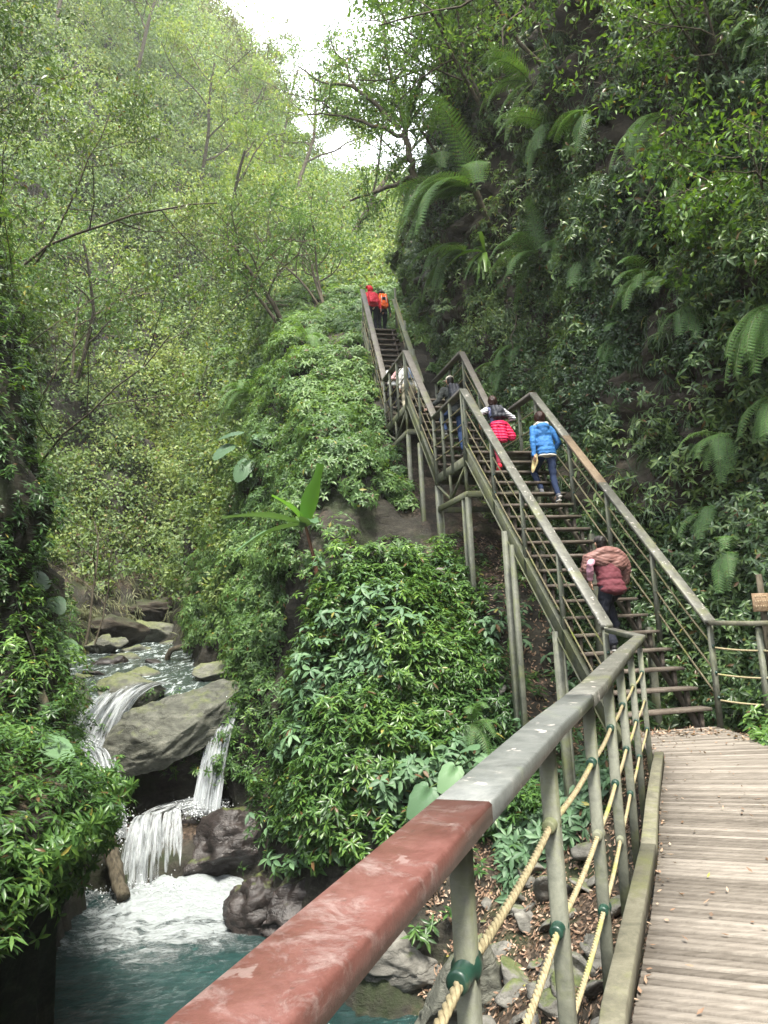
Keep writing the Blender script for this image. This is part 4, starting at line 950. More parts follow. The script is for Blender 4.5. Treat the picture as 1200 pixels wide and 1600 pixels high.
def fern(base, dirs, L, w, label, seed, droop=1., cat='fern', pairs=20, sub=8, mat='leaf_fern', trunk=None, tint=.5, name='fern', group=None):
    rs = np.random.default_rng(seed); t = thing(name, base, label, cat, group)
    if trunk: mb = MB(); mb.tube([np.array(base)+np.array(trunk)*f+np.array([0, 0, -.25*math.sin(f*3)]) for f in (1, .75, .5, .25, 0)], [.09, .08, .075, .085, .1], 9, False); mb.build('trunk', M['bark'], t, smooth=True)
    for d in dirs:
        lv = Leaves(); ms = MB(); frond(lv, ms, base, d, L*rs.uniform(.8, 1.1), w, droop*rs.uniform(.8, 1.2), rs, pairs, sub, tint=tint)
        f_ = lv.build('frond', M[mat], t); ms.build('midrib', M['stem'], f_)
M['stem'] = NT('stem').done((.07, .11, .03), .5); M['stem_red'] = NT('stem_red').done((.12, .05, .025), .5)
def fan(n, ax, sp, seed, lift=.3):
    rs = np.random.default_rng(seed); return [nrm((np.array(ax)+rs.normal(size=3)*sp+[0, 0, lift])[None])[0] for _ in range(n)]
fern((3.1, 20.4, 13.9), fan(13, (-1, -.45, .15), .42, 1, .25), 3.3, .62, 'large tree fern with many arching fronds above the landing', 1, 1.25, 'tree fern', 30, 9, trunk=(1.0, 1.0, -1.5), tint=.6, name='tree_fern')
fern((3.0, 21.6, 12.6), fan(9, (-1, -.4, 0), .4, 2, .1), 2.4, .5, 'tree fern hanging just below the large one', 2, 1.4, 'tree fern', 26, 8, tint=.4, name='tree_fern')
fern((2.4, 22.6, 16.2), fan(9, (-1, -.3, .1), .42, 3, .1), 2.6, .55, 'tree fern beside the bright cliff trees near the sky', 3, 1.4, 'tree fern', 26, 8, tint=.65, name='tree_fern')
fern((4.7, 17.0, 13.3), fan(7, (-1, -.5, 0), .35, 4, .2), 2.0, .42, 'pale fern spray on the dark upper wall, left one of two', 4, 1.1, pairs=24, tint=.6)
fern((5.5, 12.9, 10.6), fan(5, (-.75, -.5, -.3), .2, 5, .2), 1.7, .34, 'silvery fern hanging on the dark upper wall, right one of two', 5, 1.2, pairs=24, tint=.8)
fern((6.4, 11.1, 8.0), fan(7, (-1, -.35, -.1), .32, 6, .15), 1.9, .42, 'broad drooping fern at the right edge, above the pale one', 6, 1.1, pairs=26, tint=.65)
fern((6.0, 10.5, 5.9), fan(7, (-1, -.3, -.25), .28, 7, .25), 1.6, .38, 'large pale fern arching in from the right edge', 7, 1.2, pairs=26, tint=.95)
fern((5.9, 10.8, 4.6), fan(5, (-.9, -.4, -.3), .25, 8, .1), 1.0, .3, 'smaller fern under the large pale one', 8, 1.1, pairs=20, tint=.8)
fern((5.3, 12.0, 3.0), fan(6, (-.7, -.6, .1), .45, 9, .3), .85, .24, 'fern growing above the stair foot railing', 9, 1.4, pairs=20, tint=.6)
fern((5.1, 11.2, 2.3), fan(5, (-.5, -.6, .1), .45, 10, .3), .75, .22, 'drooping fern beside the small wooden sign', 10, 1.6, pairs=18, tint=.55)
fern((4.6, 14.6, 5.0), fan(5, (-.7, -.6, .1), .45, 11, .3), .9, .26, 'fern on the wall behind the pale brown handrail', 11, 1.4, pairs=18, tint=.6)
fern((-4.6, 26.5, 10.0), fan(8, (-.6, -.8, .3), .5, 12, .3), 1.9, .45, 'tree fern on the gorge side of the ridge', 12, 1.4, 'tree fern', 22, 6, tint=.6, name='tree_fern')
fern((-2.2, 23.6, 10.7), fan(8, (-.2, -.8, .4), .6, 13, .3), 1.4, .36, 'pale tree fern on the ridge left of the top flight', 13, 1.5, 'tree fern', 20, 6, tint=.9, name='tree_fern')
fern((-6.2, 34, 13.6), fan(8, (-.4, -.8, .3), .6, 14, .3), 2.4, .5, 'tree fern below the crooked leaning tree', 14, 1.5, 'tree fern', 20, 5, tint=.6, name='tree_fern')
fern((.45, 14.6, 1.9), fan(6, (-.4, -.8, .3), .5, 15, .3), .7, .2, 'small fern among the leaves on the mound', 15, 1.3, pairs=18, tint=.7)
fern((1.25, 12.3, -.1), fan(6, (.2, -.8, .3), .5, 16, .3), .7, .2, 'small fern at the right foot of the mound', 16, 1.3, pairs=18, tint=.5)
fern((-6.9, 13.4, 2.0), fan(6, (.7, -.5, .1), .45, 17, .2), 1.3, .35, 'fern on the dark rock at the left edge', 17, 1.3, pairs=20, tint=.5)
fern((5.3, 13.5, 7.6), fan(7, (-.8, -.5, .1), .36, 60, .2), 1.3, 0.32, 'feathery fern in the middle of the right wall', 60, 1.25, pairs=22, tint=0.7)
fern((5.6, 12.4, 6.6), fan(7, (-.8, -.5, .0), .36, 61, .2), 1.2, 0.3, 'fern left of the large pale one, lower on the right wall', 61, 1.25, pairs=22, tint=0.6)
fern((4.9, 15.5, 9.2), fan(7, (-.8, -.5, .0), .36, 62, .2), 1.5, 0.36, 'fern on the wall above the blue jacket', 62, 1.25, pairs=22, tint=0.55)
fern((4.2, 18.0, 10.6), fan(7, (-.9, -.4, .1), .36, 63, .2), 1.6, 0.4, 'fern halfway up the wall above the second landing', 63, 1.25, pairs=22, tint=0.6)
fern((5.0, 14.6, 7.0), fan(7, (-.7, -.5, .2), .36, 64, .2), 1.0, 0.3, 'small fern under the rock overhang', 64, 1.25, pairs=22, tint=0.5)
fern((6.0, 12.6, 9.4), fan(7, (-.9, -.4, .0), .36, 65, .2), 1.5, 0.36, 'fern below the silvery hanging one', 65, 1.25, pairs=22, tint=0.75)
fern((3.6, 19.6, 8.2), fan(7, (-.8, -.5, .1), .36, 66, .2), 1.2, 0.32, 'fern on the wall behind the second flight', 66, 1.25, pairs=22, tint=0.5)
fern((5.4, 11.6, 4.2), fan(7, (-.8, -.5, .1), .36, 67, .2), 0.9, 0.26, 'fern above the side railing, right of the handrail end', 67, 1.25, pairs=22, tint=0.7)
fern((4.2, 17.2, 14.8), fan(7, (-.9, -.4, .1), .36, 68, .2), 1.9, 0.42, 'bright fern at the top of the dark overhang', 68, 1.25, pairs=22, tint=0.85)
# bird nest fern and strap leaved plants
def strap(lv, base, d, L, W, rs, tint=.5, droop=.9):
    c = nrm(np.array(d, float)[None])[0]; p = np.array(base, float); k = 7; S = nrm(np.cross(c, UPZ)[None])[0]; V = []
    for i in range(k+1):
        f = i/k; w = W*math.sin(min(1, f*1.15+.12)*math.pi*.86)*.5+.004; nn = np.cross(S, c); nn = nn if nn[2] > 0 else -nn
        V += [p-S*w+nn*w*.35, p, p+S*w+nn*w*.35]; c = c+np.array([0, 0, -droop/k]); c /= np.linalg.norm(c); p = p+c*L/k
    T = []
    for i in range(k):
        for j in range(2): a = i*3+j; T += [(a, a+1, a+4), (a, a+4, a+3)]
    n = len(V); lv.V.append(np.array(V, np.float32)); lv.T.append(np.array(T, np.int32)+lv.n); lv.r.append(np.full(n, rs.random()*.9)); lv.t.append(np.full(n, tint)); lv.n += n
def strapplant(name, base, n, L, W, ax, sp, label, seed, cat, mat='leaf_near', tint=.6, droop=.9):
    rs = np.random.default_rng(seed); t = thing(name, base, label, cat)
    for i in range(n):
        lv = Leaves(); strap(lv, base, np.array(ax)+rs.normal(size=3)*sp, L*rs.uniform(.7, 1.1), W*rs.uniform(.8, 1.1), rs, tint, droop*rs.uniform(.6, 1.3)); lv.build('leaf', M[mat], t)
strapplant('bird_nest_fern', (1.25, 21.9, 17.0), 16, 1.9, .16, (0, -.1, .9), .5, 'bird nest fern of upright strap leaves perched on the bare limbed tree', 31, 'fern', tint=.5, droop=.5)
strapplant('strap_leaf_plant', (3.2, 20.2, 11.9), 14, 1.3, .14, (-.5, -.5, -.1), .5, 'strap leaved plant hanging under the tree ferns', 32, 'plant', tint=.7, droop=1.6)
strapplant('strap_leaf_plant', (-3.9, 22.2, 6.4), 12, 1.2, .16, (-.1, -.6, .5), .5, 'strap leaved plant on the gorge side beneath the broad leaves', 33, 'plant', 'leaf_mid', .6, 1.3)
# heart shaped elephant ear leaves
def earleaf(t, tip_at, d, size, nn, rs, stem_from, mat='leaf_pale', lobes=False):
    d = nrm(np.array(d, float)[None])[0]; nn = nrm(np.array(nn, float)[None])[0]; S = nrm(np.cross(d, nn)[None])[0]; nn = np.cross(S, d); K = 36; V = [np.array(tip_at, float)]; 
    prof = []
    for k in range(K):
        a = k/K*2*math.pi; x = math.cos(a); y = math.sin(a)
        r = size*(.5+.12*x+.42*max(x, 0)**7)*(1+(.05*math.sin(9*a) if lobes else .015*math.sin(14*a)))
        if abs(a-math.pi) < .45: r *= .25+.75*abs(a-math.pi)/.45   # notch at the stalk
        prof.append((r*x+size*.18, r*y*1.02))
    for fr in (.5, 1.):
        for (x, y) in prof:
            z = -.55*(y*y)/size*fr*fr+.12*abs(y)*fr-.28*(x*x)/size*fr*fr+(.018*size*math.sin(40*math.atan2(y, x)/2))*fr
            V.append(V[0]+d*x*fr+S*y*fr+nn*z)
    T = [(0, 1+k, 1+(k+1) % K) for k in range(K)]+[(1+k, 1+K+k, 1+K+(k+1) % K) for k in range(K)]+[(1+k, 1+K+(k+1) % K, 1+(k+1) % K) for k in range(K)]
    r_ = rs.random()*.8; lf = npmesh('leaf', V, T, M[mat], t, rnd=np.full(len(V), r_), tint=np.full(len(V), .4+.4*rs.random()), origin=parent_world(t), smooth=True)
    ms = MB(); a = np.array(stem_from, float); b = np.array(tip_at, float); ms.tube([a, a*.5+b*.5+[0, 0, .12*np.linalg.norm(b-a)], b], [.012, .01, .007], 6, False); ms.build('stalk', M['stem'], lf)
def ears(base, spec, label, seed, name='elephant_ear_plant', **k):
    rs = np.random.default_rng(seed); t = thing(name, base, label, 'plant')
    for (dx, dy, dz, size, d, nn) in spec: earleaf(t, np.array(base)+[dx, dy, dz], d, size, nn, rs, base, **k)
ears((.75, 11.9, -1.0), [(.12, -.5, .42, .34, (-.5, -.5, -.5), (0, -.75, .8)), (-.28, -.55, .15, .40, (-.6, -.4, -.6), (-.1, -.8, .7)), (.5, -.4, .55, .3, (.5, -.5, -.2), (.2, -.4, .9)), (.3, -.2, .62, .28, (.2, -.4, .2), (0, -.5, .9))], 'plant with large crinkled pale round leaves behind the near handrail', 41, lobes=True)
ears((-4.7, 9.4, .1), [(.0, -.2, .42, .5, (-.3, -.4, -.1), (0, -.35, 1)), (.5, -.1, .25, .42, (.5, -.3, -.1), (0, -.15, 1)), (-.4, .1, .5, .4, (-.5, -.2, 0), (0, -.4, 1))], 'elephant ear with flat silvery leaves on the left outcrop', 42)
ears((-6.6, 13.2, 2.2), [(.25, -.4, .95, .5, (.9, -.3, -.1), (-.1, -.4, 1)), (-.2, -.4, 1.1, .42, (-.7, -.4, .1), (0, -.4, 1)), (.5, -.4, .45, .4, (.8, -.4, -.3), (0, -.5, 1)), (.9, -.3, .0, .3, (.5, -.5, -.4), (0, -.6, 1)), (.55, -.3, -.3, .32, (.5, -.5, -.4), (0, -.6, 1)), (1.05, -.2, -.75, .34, (.6, -.5, -.4), (0, -.6, 1))], 'tall elephant ear with glossy leaves on the left bank', 43)
ears((-4.1, 21.9, 6.7), [(.0, -.4, .6, .55, (-.8, -.4, -.1), (0, -.4, 1)), (.5, -.4, .5, .5, (.5, -.5, -.3), (0, -.5, 1)), (-.3, -.5, .2, .55, (-.5, -.5, -.4), (0, -.6, 1)), (.2, -.5, -.3, .6, (-.3, -.5, -.6), (0, -.8, .8)), (.5, -.5, .35, .35, (.5, -.4, -.4), (0, -.8, .8))], 'elephant ear with rounded leaves high in the gorge', 44)
# banana plant
bp = thing('banana_plant', (-1.72, 16.0, 2.6), 'young banana plant with broad upright and drooping leaves on the ridge edge', 'plant'); rs = np.random.default_rng(50); BJ = (-1.66, 15.7, 3.62)
mb = MB(); mb.tube([(-1.42, 15.8, 2.2), (-1.5, 15.75, 2.9), BJ], [.055, .042, .028], 9, False); mb.build('stem', M['stem_red'], bp, smooth=True)
M['leaf_banana'] = leafmat('leaf_banana', (.05, .14, .03), (.09, .22, .04), (.15, .33, .06), .35, .3, 1)
for d, L, W, dr, tn_ in [((.42, -.35, 1.2), 1.05, .36, -.1, .9), ((-1, -.25, .45), 1.35, .34, .55, .5), ((-1, -.6, .1), 1.25, .34, .8, .5), ((-.5, -.1, .9), .75, .30, .8, .8), ((.3, -.8, .6), .6, .3, 1.2, .5)]:
    lv = Leaves(); strap(lv, BJ, d, L*1.3, W*1.35, rs, tn_, dr); lf = lv.build('leaf', M['leaf_banana' if tn_ > .6 else 'leaf_pale'], bp)
# hanging moss clump at the top of the cliff
# ------------------------------------------------------------------ rocks
def rock(name, c, size, rot, seed, mat, label=None, cat='rock', group=None, sub=4, rough=.16, cuts=5):
    import bmesh
    bm = bmesh.new(); bmesh.ops.create_icosphere(bm, subdivisions=sub, radius=1); V = np.array([v.co[:] for v in bm.verts]); F = np.array([[v.index for v in f.verts] for f in bm.faces]); bm.free()
    rs = np.random.default_rng(seed)
    for k in range(cuts):
        n = nrm(rs.normal(size=(1, 3)))[0]; h = rs.uniform(.45, .8); q = V@n; V = V-np.outer(np.clip(q-h, 0, None), n)*.93
    V = V*(1+.0*V[:, :1]); S3 = np.array(size)
    V = V*S3; sc3 = float(np.mean(S3)); Nn = nrm(V/S3**2)
    V = V+Nn*(fbm(V/sc3+seed, 1.3, 5, seed % 50)*rough-np.abs(fbm(V/sc3*[1, 1, 2.2]+seed, 2.1, 3, seed % 37))*rough*.7)[:, None]*sc3
    R3 = np.array(Matrix.Rotation(R(rot[2]), 3, 'Z') @ Matrix.Rotation(R(rot[1]), 3, 'Y') @ Matrix.Rotation(R(rot[0]), 3, 'X'))
    V = V@R3.T+np.array(c); o = npmesh(name, V, F, M[mat], smooth=True, origin=c); tag(o, label, cat, group); return o
rock('boulder', (-4.75, 16.95, -.42), (1.62, .95, .72), (38, -24, 8), 3, 'stream_rock', 'huge tilted mossy boulder wedged in the middle of the cascade', 'boulder', sub=6, rough=.10, cuts=6)
rock('boulder', (-6.15, 18.1, .22), (.85, .75, .42), (14, 5, 0), 8, 'stream_rock', 'wet boulder the stream pours over, left of the huge one', 'boulder', sub=5, rough=.12)
rock('boulder', (-4.1, 19.6, .62), (1.0, .7, .32), (5, -4, 0), 11, 'stream_rock', 'flat grey slab behind the huge boulder', 'boulder', sub=5, rough=.1)
rock('boulder', (-3.05, 18.3, .2), (.5, .8, .55), (0, 15, 20), 14, 'stream_rock', 'leaning rock at the right lip of the falls', 'boulder', sub=5, rough=.14)
rock('boulder', (-7.35, 18.2, -.1), (.55, .7, .6), (0, 0, 20), 17, 'stream_rock', 'rock at the left lip of the falls', 'boulder', sub=5, rough=.14)
rock('boulder', (-3.45, 16.1, -2.95), (.95, .75, .85), (0, 0, 10), 21, 'wet_rock', 'dark wet reddish rock right of the lower cascade', 'boulder', sub=5, rough=.22, cuts=7)
rock('boulder', (-4.9, 16.9, -2.7), (.9, .6, .62), (0, 0, 10), 23, 'wet_rock', 'wet ledge under the lower cascade', 'boulder', sub=5, rough=.2)
rock('boulder', (.66, 9.5, -2.9), (.78, .5, 1.0), (8, 12, 25), 31, 'stream_rock', 'upright pale boulder seen between the first two railing posts', 'boulder', sub=5, rough=.1, cuts=7)
rock('boulder', (.1, 11.3, -2.95), (.95, .7, .55), (0, 8, 10), 33, 'slate_rock', 'grey boulder behind the upright one at the pool edge', 'boulder', sub=5, rough=.14)
rock('boulder', (-1.6, 12.6, -2.9), (1.1, .8, 1.0), (0, 0, 30), 35, 'wet_rock', 'dark blocky rock below the leafy mound', 'boulder', sub=5, rough=.22, cuts=8)
rock('boulder', (-2.45, 14.2, -3.3), (.6, .9, .8), (0, 0, 0), 37, 'wet_rock', 'dark rock at the back corner of the pool', 'boulder', sub=5, rough=.22, cuts=8)
rs = np.random.default_rng(60)
for i in range(26):
    y = rs.uniform(18.8, 33); x = np.interp(y, [18, 24, 33], [-8.0, -9.2, -9.0])+rs.random()**1.3*np.interp(y, [18, 33], [4.6, 4.2]); s_ = rs.uniform(.16, .5)
    rock('stream_stone', (x, y, float(stream_z(y))+.2), (s_*1.4, s_, s_*.5), (rs.uniform(-15, 15), rs.uniform(-15, 15), rs.uniform(0, 180)), 200+i, 'stream_rock' if i % 3 else 'wet_rock', 'rock lying in the shallow stream above the falls', 'rock', 'stones scattered in the upper stream', sub=3, rough=.18)
for i, (x, y, dz, a, b, c) in enumerate([(-9.9, 26.5, .5, 1.1, .7, .45), (-10.2, 28.5, .9, 1.3, .8, .7), (-9.6, 30.2, .6, 1.2, .8, .6), (-9.9, 31.5, 1.4, 1.5, .8, .6), (-8.9, 33.0, .6, 1.3, .8, .55), (-8.3, 34.6, 1.0, 1.4, .9, .8), (-7.2, 36.2, .6, 1.3, .8, .6), (-6.3, 37.6, 1.0, 1.3, .8, .8)]):
    rock('ledge_rock', (x, y, float(stream_z(y))+dz), (a, b, c), (rs.uniform(-8, 8), rs.uniform(-8, 8), rs.uniform(-30, 30)), 700+i, 'cliff_rock' if i % 2 else 'stream_rock', 'mossy layered rock ledge at the foot of the left wall behind the stream', 'rock', 'rock ledges along the far side of the stream', sub=4, rough=.2, cuts=8)
for i in range(58):
    x = rs.uniform(.75, 2.5); y = rs.uniform(7.0, 11.3); s_ = rs.uniform(.08, .27)*(1.2 if i % 7 == 0 else .9)
    if x > 1.9 and y < 8: continue
    rock('slate_stone', (x, y, drop(x, y, 3)+s_*.15), (s_*1.3, s_, s_*.45), (rs.uniform(-35, 35), rs.uniform(-35, 35), rs.uniform(0, 180)), 300+i, 'slate_rock', 'broken slate piled on the litter slope under the boardwalk', 'rock', 'slate stones on the slope below the boardwalk', sub=3, rough=.1, cuts=9)
# stones of the old wall beneath the stairs
for i in range(24):
    f = i/24; x = 1.0+f*.95+rs.normal()*.06; y = 15.0-f*1.9; z = 1.15-f*1.9+rs.uniform(-.1, .1)
    rock('wall_stone', (x, y, drop(x, y, 4)+.1+rs.random()*.25), (.17, .14, .11), (rs.uniform(-20, 20), rs.uniform(-20, 20), rs.uniform(0, 180)), 400+i, 'slate_rock', 'stone of the rough dry wall under the stairs', 'rock', 'stones of the wall under the stairs', sub=2, rough=.1, cuts=7)
# driftwood
for pts, ra, lab in (([(-6.9, 23.6, .62), (-6.8, 23.5, 1.0), (-6.3, 23.4, 1.15), (-5.8, 23.3, 1.05)], .09, 'curved grey driftwood log in the upper stream'), ([(-5.75, 15.6, -2.35), (-5.5, 15.3, -2.8), (-5.2, 15.0, -3.35)], .16, 'broken dark log stub poking into the foam')):
    mb = MB(); p = np.array(pts); tt = np.linspace(0, len(p)-1, 12); P = np.stack([np.interp(tt, range(len(p)), p[:, k]) for k in range(3)], 1)+rs.normal(size=(12, 3))*.01; mb.tube(P, ra*np.linspace(1, .8, 12), 9)
    o = mb.build('driftwood_log', M['bark'], smooth=True, origin=P[0]); tag(o, lab, 'log')
# ------------------------------------------------------------------ leaf litter
def litter(P, Nn, L, name, lab, kcol='leaf_litter'):
    lv = Leaves(); n = len(P); D = rdir(n); D = D-Nn*(D*Nn).sum(1, keepdims=True)+Nn*rng.uniform(-.1, .35, (n, 1)); lv.add(P+Nn*.006, D, Nn+rdir(n)*.25, L*rng.uniform(.5, 1.3, n), L*.45*rng.uniform(.6, 1.2, n), rng.random(n), rng.random(n), droop=-.1)
    o = lv.build(name, M[kcol]); tag(o, lab, 'leaf litter', kind='stuff')
M['leaf_litter'] = leafmat('leaf_litter', (.10, .06, .035), (.24, .15, .10), (.44, .33, .24), .6, .1)
n = 900; yy = rng.uniform(1.5, 9.9, n); P = []
for y in yy:
    l, r_ = deck_edge((y+2)/12); u_ = rng.random(); far_ = y > 8.3
    f = (rng.random()**3.5*.5 if u_ < .55 else (1-rng.random()**4*.4 if u_ < .8 and y > 5 else rng.random())); P.append((*(l+(r_-l)*np.clip(f+.0, 0.01, 1)), .003))
P = np.array(P); kk = (rng.random(n) < .3) | (P[:, 1] > 8.6); litter(P[kk], np.tile(UPZ, (kk.sum(), 1)), .042, 'leaf_litter', 'dry fallen leaves scattered on the boardwalk')
n = 900; P = np.stack([rng.uniform(2.9, 4.9, n), rng.uniform(8.9, 10.6, n), np.zeros(n)+.0], -1); P = P[(P[:, 1] > 9.5) | (P[:, 0] > 4.0)]; P[:, 2] = [max(.004, drop(a, b, 1.)) if b < 10 and a < 4.1 else drop(a, b, 1.)+.01 for a, b, _ in P]; litter(P, np.tile(UPZ, (len(P), 1)), .07, 'leaf_litter', 'drift of brown leaves at the foot of the stairs')
def w_b(ce, nn): s, t = st_coords(ce); return ((ce[:, 0] > .3) & (ce[:, 1] < 12.3) & (ce[:, 1] > 5.5) & (ce[:, 0] < 4.2) & (nn[:, 2] > .3) & (ce[:, 2] < -.4))*1.
P, Nn = sample(GV, GQ, 9000, w_b); Nn = np.where(Nn[:, 2:] < 0, -Nn, Nn); litter(P+Nn*rng.uniform(0, .03, (len(P), 1)), Nn, .07, 'leaf_litter', 'brown leaf litter covering the slope under the boardwalk')
P, Nn = sample(GV, GQ, 2500, lambda ce, nn: ((st_coords(ce)[1] > -1.9) & (st_coords(ce)[1] < .4) & (st_coords(ce)[0] > 1.3) & (st_coords(ce)[0] < 7))*1.); Nn = np.where(Nn[:, 2:] < 0, -Nn, Nn); litter(P, Nn, .08, 'leaf_litter', 'leaf litter on the bare soil beneath the stairs')
# low plants: beside the stair foot on the right, under the railing
def plants(name, P, A, L, W, k, label, mat='leaf_near', tint=.5):
    lv = Leaves(); whorls(lv, P, A, k, L, W, tint, droop=.3); o = lv.build(name, M[mat]); tag(o, label, 'undergrowth', kind='stuff')
n = 520; P = np.stack([rng.uniform(4.1, 6.0, n), rng.uniform(7.5, 11.0, n), np.zeros(n)], -1); P = P[(P[:, 0] > 3.75+np.clip(P[:, 1]-8, 0, 2)*.38)]; P[:, 2] = rng.random(len(P))**1.2*.55*sstep(4.0, 5.0, P[:, 0])+.03
plants('undergrowth', P, nrm(UPZ+rdir(len(P))*.5+[-.2, -.3, 0]), .12, .04, 7, 'leafy ground plants right of the boardwalk beneath the side railing', tint=.6)
n = 1500; f = rng.random(n); P = np.stack([5.0+rng.random(n)*1.0, rng.uniform(9.3, 12.6, n), rng.random(n)**1.1*3.2], -1); P[:, 0] = 5.15-(P[:, 1]-10)*.22+.25*P[:, 2]*.6+rng.normal(size=n)*.18
plants('undergrowth', P, nrm(np.array([-.5, -.5, .6])+rdir(n)*.5), .115, .04, 6, 'dense dark plants on the wall behind the stair foot', 'leaf_cliff', .3+.4*rng.random(n))
n = 330; P = np.stack([rng.uniform(1.4, 3.0, n), rng.uniform(10.6, 12.2, n), np.zeros(n)], -1); P[:, 2] = [drop(a, b, 3) for a, b, _ in P]; P[:, 2] += rng.random(n)*.5
plants('undergrowth', P, nrm(np.array([-.1, -.6, .7])+rdir(n)*.4), .19, .06, 6, 'broad leaved plants around the foot of the stair legs', 'leaf_pale', .2+.3*rng.random(n))
# small wooden sign
m = NT('sign_wood'); p = m.coord('Object'); M['sign_wood'] = m.done(m.ramp(m.noise(m.scale(p, (3, 3, 12)), 6., 6), [(.3, (.16, .10, .055)), (.7, (.34, .24, .15))]), .8)
sg = thing('wooden_sign', (4.98, 10.05, 0), 'small weathered wooden notice board nailed to a stump post by the side railing', 'sign')
mb = MB(); mb.tube([(4.98, 10.1, -.2), (4.97, 10.1, 1.2), (4.96, 10.1, 1.95)], [.05, .045, .042], 8); mb.build('post', M['bark'], sg, smooth=True)
mb = MB(); mb.beam((4.80, 10.03, 1.58), (5.05, 10.0, 1.575), .025, .24); bd = mb.build('board', M['sign_wood'], sg)
mb = MB(); rs = np.random.default_rng(3)
for r_, (n, a0) in enumerate(((5, 4.84), (6, 4.835), (6, 4.835))):   # three rows of worn strokes, unreadable in the photo too
    for k in range(n):
        x = a0+k*.03; z = 1.655-r_*.065; y = 10.03-(x-4.8)*.12-.0155
        mb.beam((x, y, z-.018), (x, y, z+.018), .004, .002, up=(0, 1, 0)); mb.beam((x-.008, y, z+rs.uniform(-.012, .012)), (x+.01, y, z+rs.uniform(-.012, .012)), .002, .005)
mb.build('lettering', NT('sign_ink').done((.42, .34, .22), .8), bd)

M['vine'] = NT('vine').done((.06, .05, .03), .8)
P, Nn = sample(CV, CQ, 34, lambda ce, nn: ((ce[:, 1] > 10) & (ce[:, 1] < 24) & (ce[:, 2] > 6))*1.); Nn = np.where(((EYE-P)*Nn).sum(1)[:, None] < 0, -Nn, Nn); rs = np.random.default_rng(77)
for i in range(len(P)):
    L = rs.uniform(1.5, 4.5); k = 14; q = P[i]+Nn[i]*.25+np.cumsum(np.c_[rs.normal(size=(k, 2))*.05, -np.full(k, L/k)], 0); q[0] = P[i]; mb = MB(); mb.tube(q, rs.uniform(.008, .018), 5)
    tag(mb.build('hanging_vine', M['vine'], origin=P[i]), 'thin brown vine hanging down the right rock wall', 'vine', 'vines hanging from the rock wall')

# many small ferns on the wall: two plants built once, then copied frond by frond
def copy_tree(o, parent=None):
    c = o.copy(); C.objects.link(c); c.parent = parent
    for ch in o.children: copy_tree(ch, c)
    return c
protos = []
for q in range(3):
    before = set(bpy.data.objects); rs = np.random.default_rng(500+q)
    fern((0, 0, 0), fan(7+q, (0, -1, .15), .5, 500+q, .3), .95, .27, 'drooping green fern, one of many rooted in the right rock wall', 500+q, 1.3, pairs=20, sub=5, tint=.45+.15*q, group='ferns rooted in the right rock wall')
    protos.append([o for o in bpy.data.objects if o not in before and o.parent is None][0])
P, Nn = sample(CV, CQ, 400, lambda ce, nn: ((ce[:, 1] > 9.5) & (ce[:, 1] < 26) & (ce[:, 2] > 1.5))*1./np.maximum(camd(ce)[2], 8)); Nn = np.where(((EYE-P)*Nn).sum(1)[:, None] < 0, -Nn, Nn)
sel = []; 
for i in range(len(P)):
    if infrustum(P[i:i+1], 1.0)[0] and all(np.linalg.norm(P[i]-P[j]) > .75 for j in sel): sel.append(i)
    if len(sel) >= 46: break
for k, i in enumerate(sel):
    o = protos[k] if k < 3 else copy_tree(protos[k % 3]); o.location = P[i]+Nn[i]*.12; sc_ = random.uniform(.45, 1.15); o.scale = (sc_,)*3
    o.rotation_euler = (random.uniform(-.3, .2), random.uniform(-.2, .2), math.atan2(Nn[i][1], Nn[i][0])+math.pi/2+random.uniform(-.5, .5))
# ------------------------------------------------------------------ people
import bmesh
_ico = bmesh.new(); bmesh.ops.create_icosphere(_ico, subdivisions=2, radius=1)
IV = np.array([v.co[:] for v in _ico.verts]); IF = np.array([[v.index for v in f.verts] for f in _ico.faces]); _ico.free()
def blob(name, caps, mat, parent, vox=.011, sm=4, disp=None, label=None):
    mb = MB()
    for c in caps:
        if len(c) == 2: mb.add(IV*np.array(c[1])+np.array(c[0]), (), IF)
        else:
            a, ra, b, rb = c; a = np.array(a, float); b = np.array(b, float); mb.add(IV*ra+a, (), IF); mb.add(IV*rb+b, (), IF)
            if np.linalg.norm(b-a) > 1e-4: mb.tube([a, b], [ra*.99, rb*.99], 14)
    tmp = mb.build('tmp', None); md = tmp.modifiers.new('r', 'REMESH'); md.mode = 'VOXEL'; md.voxel_size = vox
    s_ = tmp.modifiers.new('s', 'SMOOTH'); s_.iterations = sm; s_.factor = .5
    dg = bpy.context.evaluated_depsgraph_get(); me = bpy.data.meshes.new_from_object(tmp.evaluated_get(dg)); me.name = name
    n = len(me.vertices); V = np.empty(n*3, np.float32); me.vertices.foreach_get('co', V); V = V.reshape(-1, 3)
    if disp is not None:
        N3 = np.empty(n*3, np.float32); me.vertices.foreach_get('normal', N3) if hasattr(me.vertices[0], 'normal') else None
        V = V+N3.reshape(-1, 3)*disp(V)[:, None]; me.vertices.foreach_set('co', V.astype(np.float32).ravel())
    me.polygons.foreach_set('use_smooth', np.ones(len(me.polygons), bool)); me.materials.clear(); me.materials.append(mat); me.update()
    old = tmp.data; bpy.data.objects.remove(tmp); bpy.data.meshes.remove(old)
    o = link(name, me, parent)
    if label: o['label'] = label
    return o
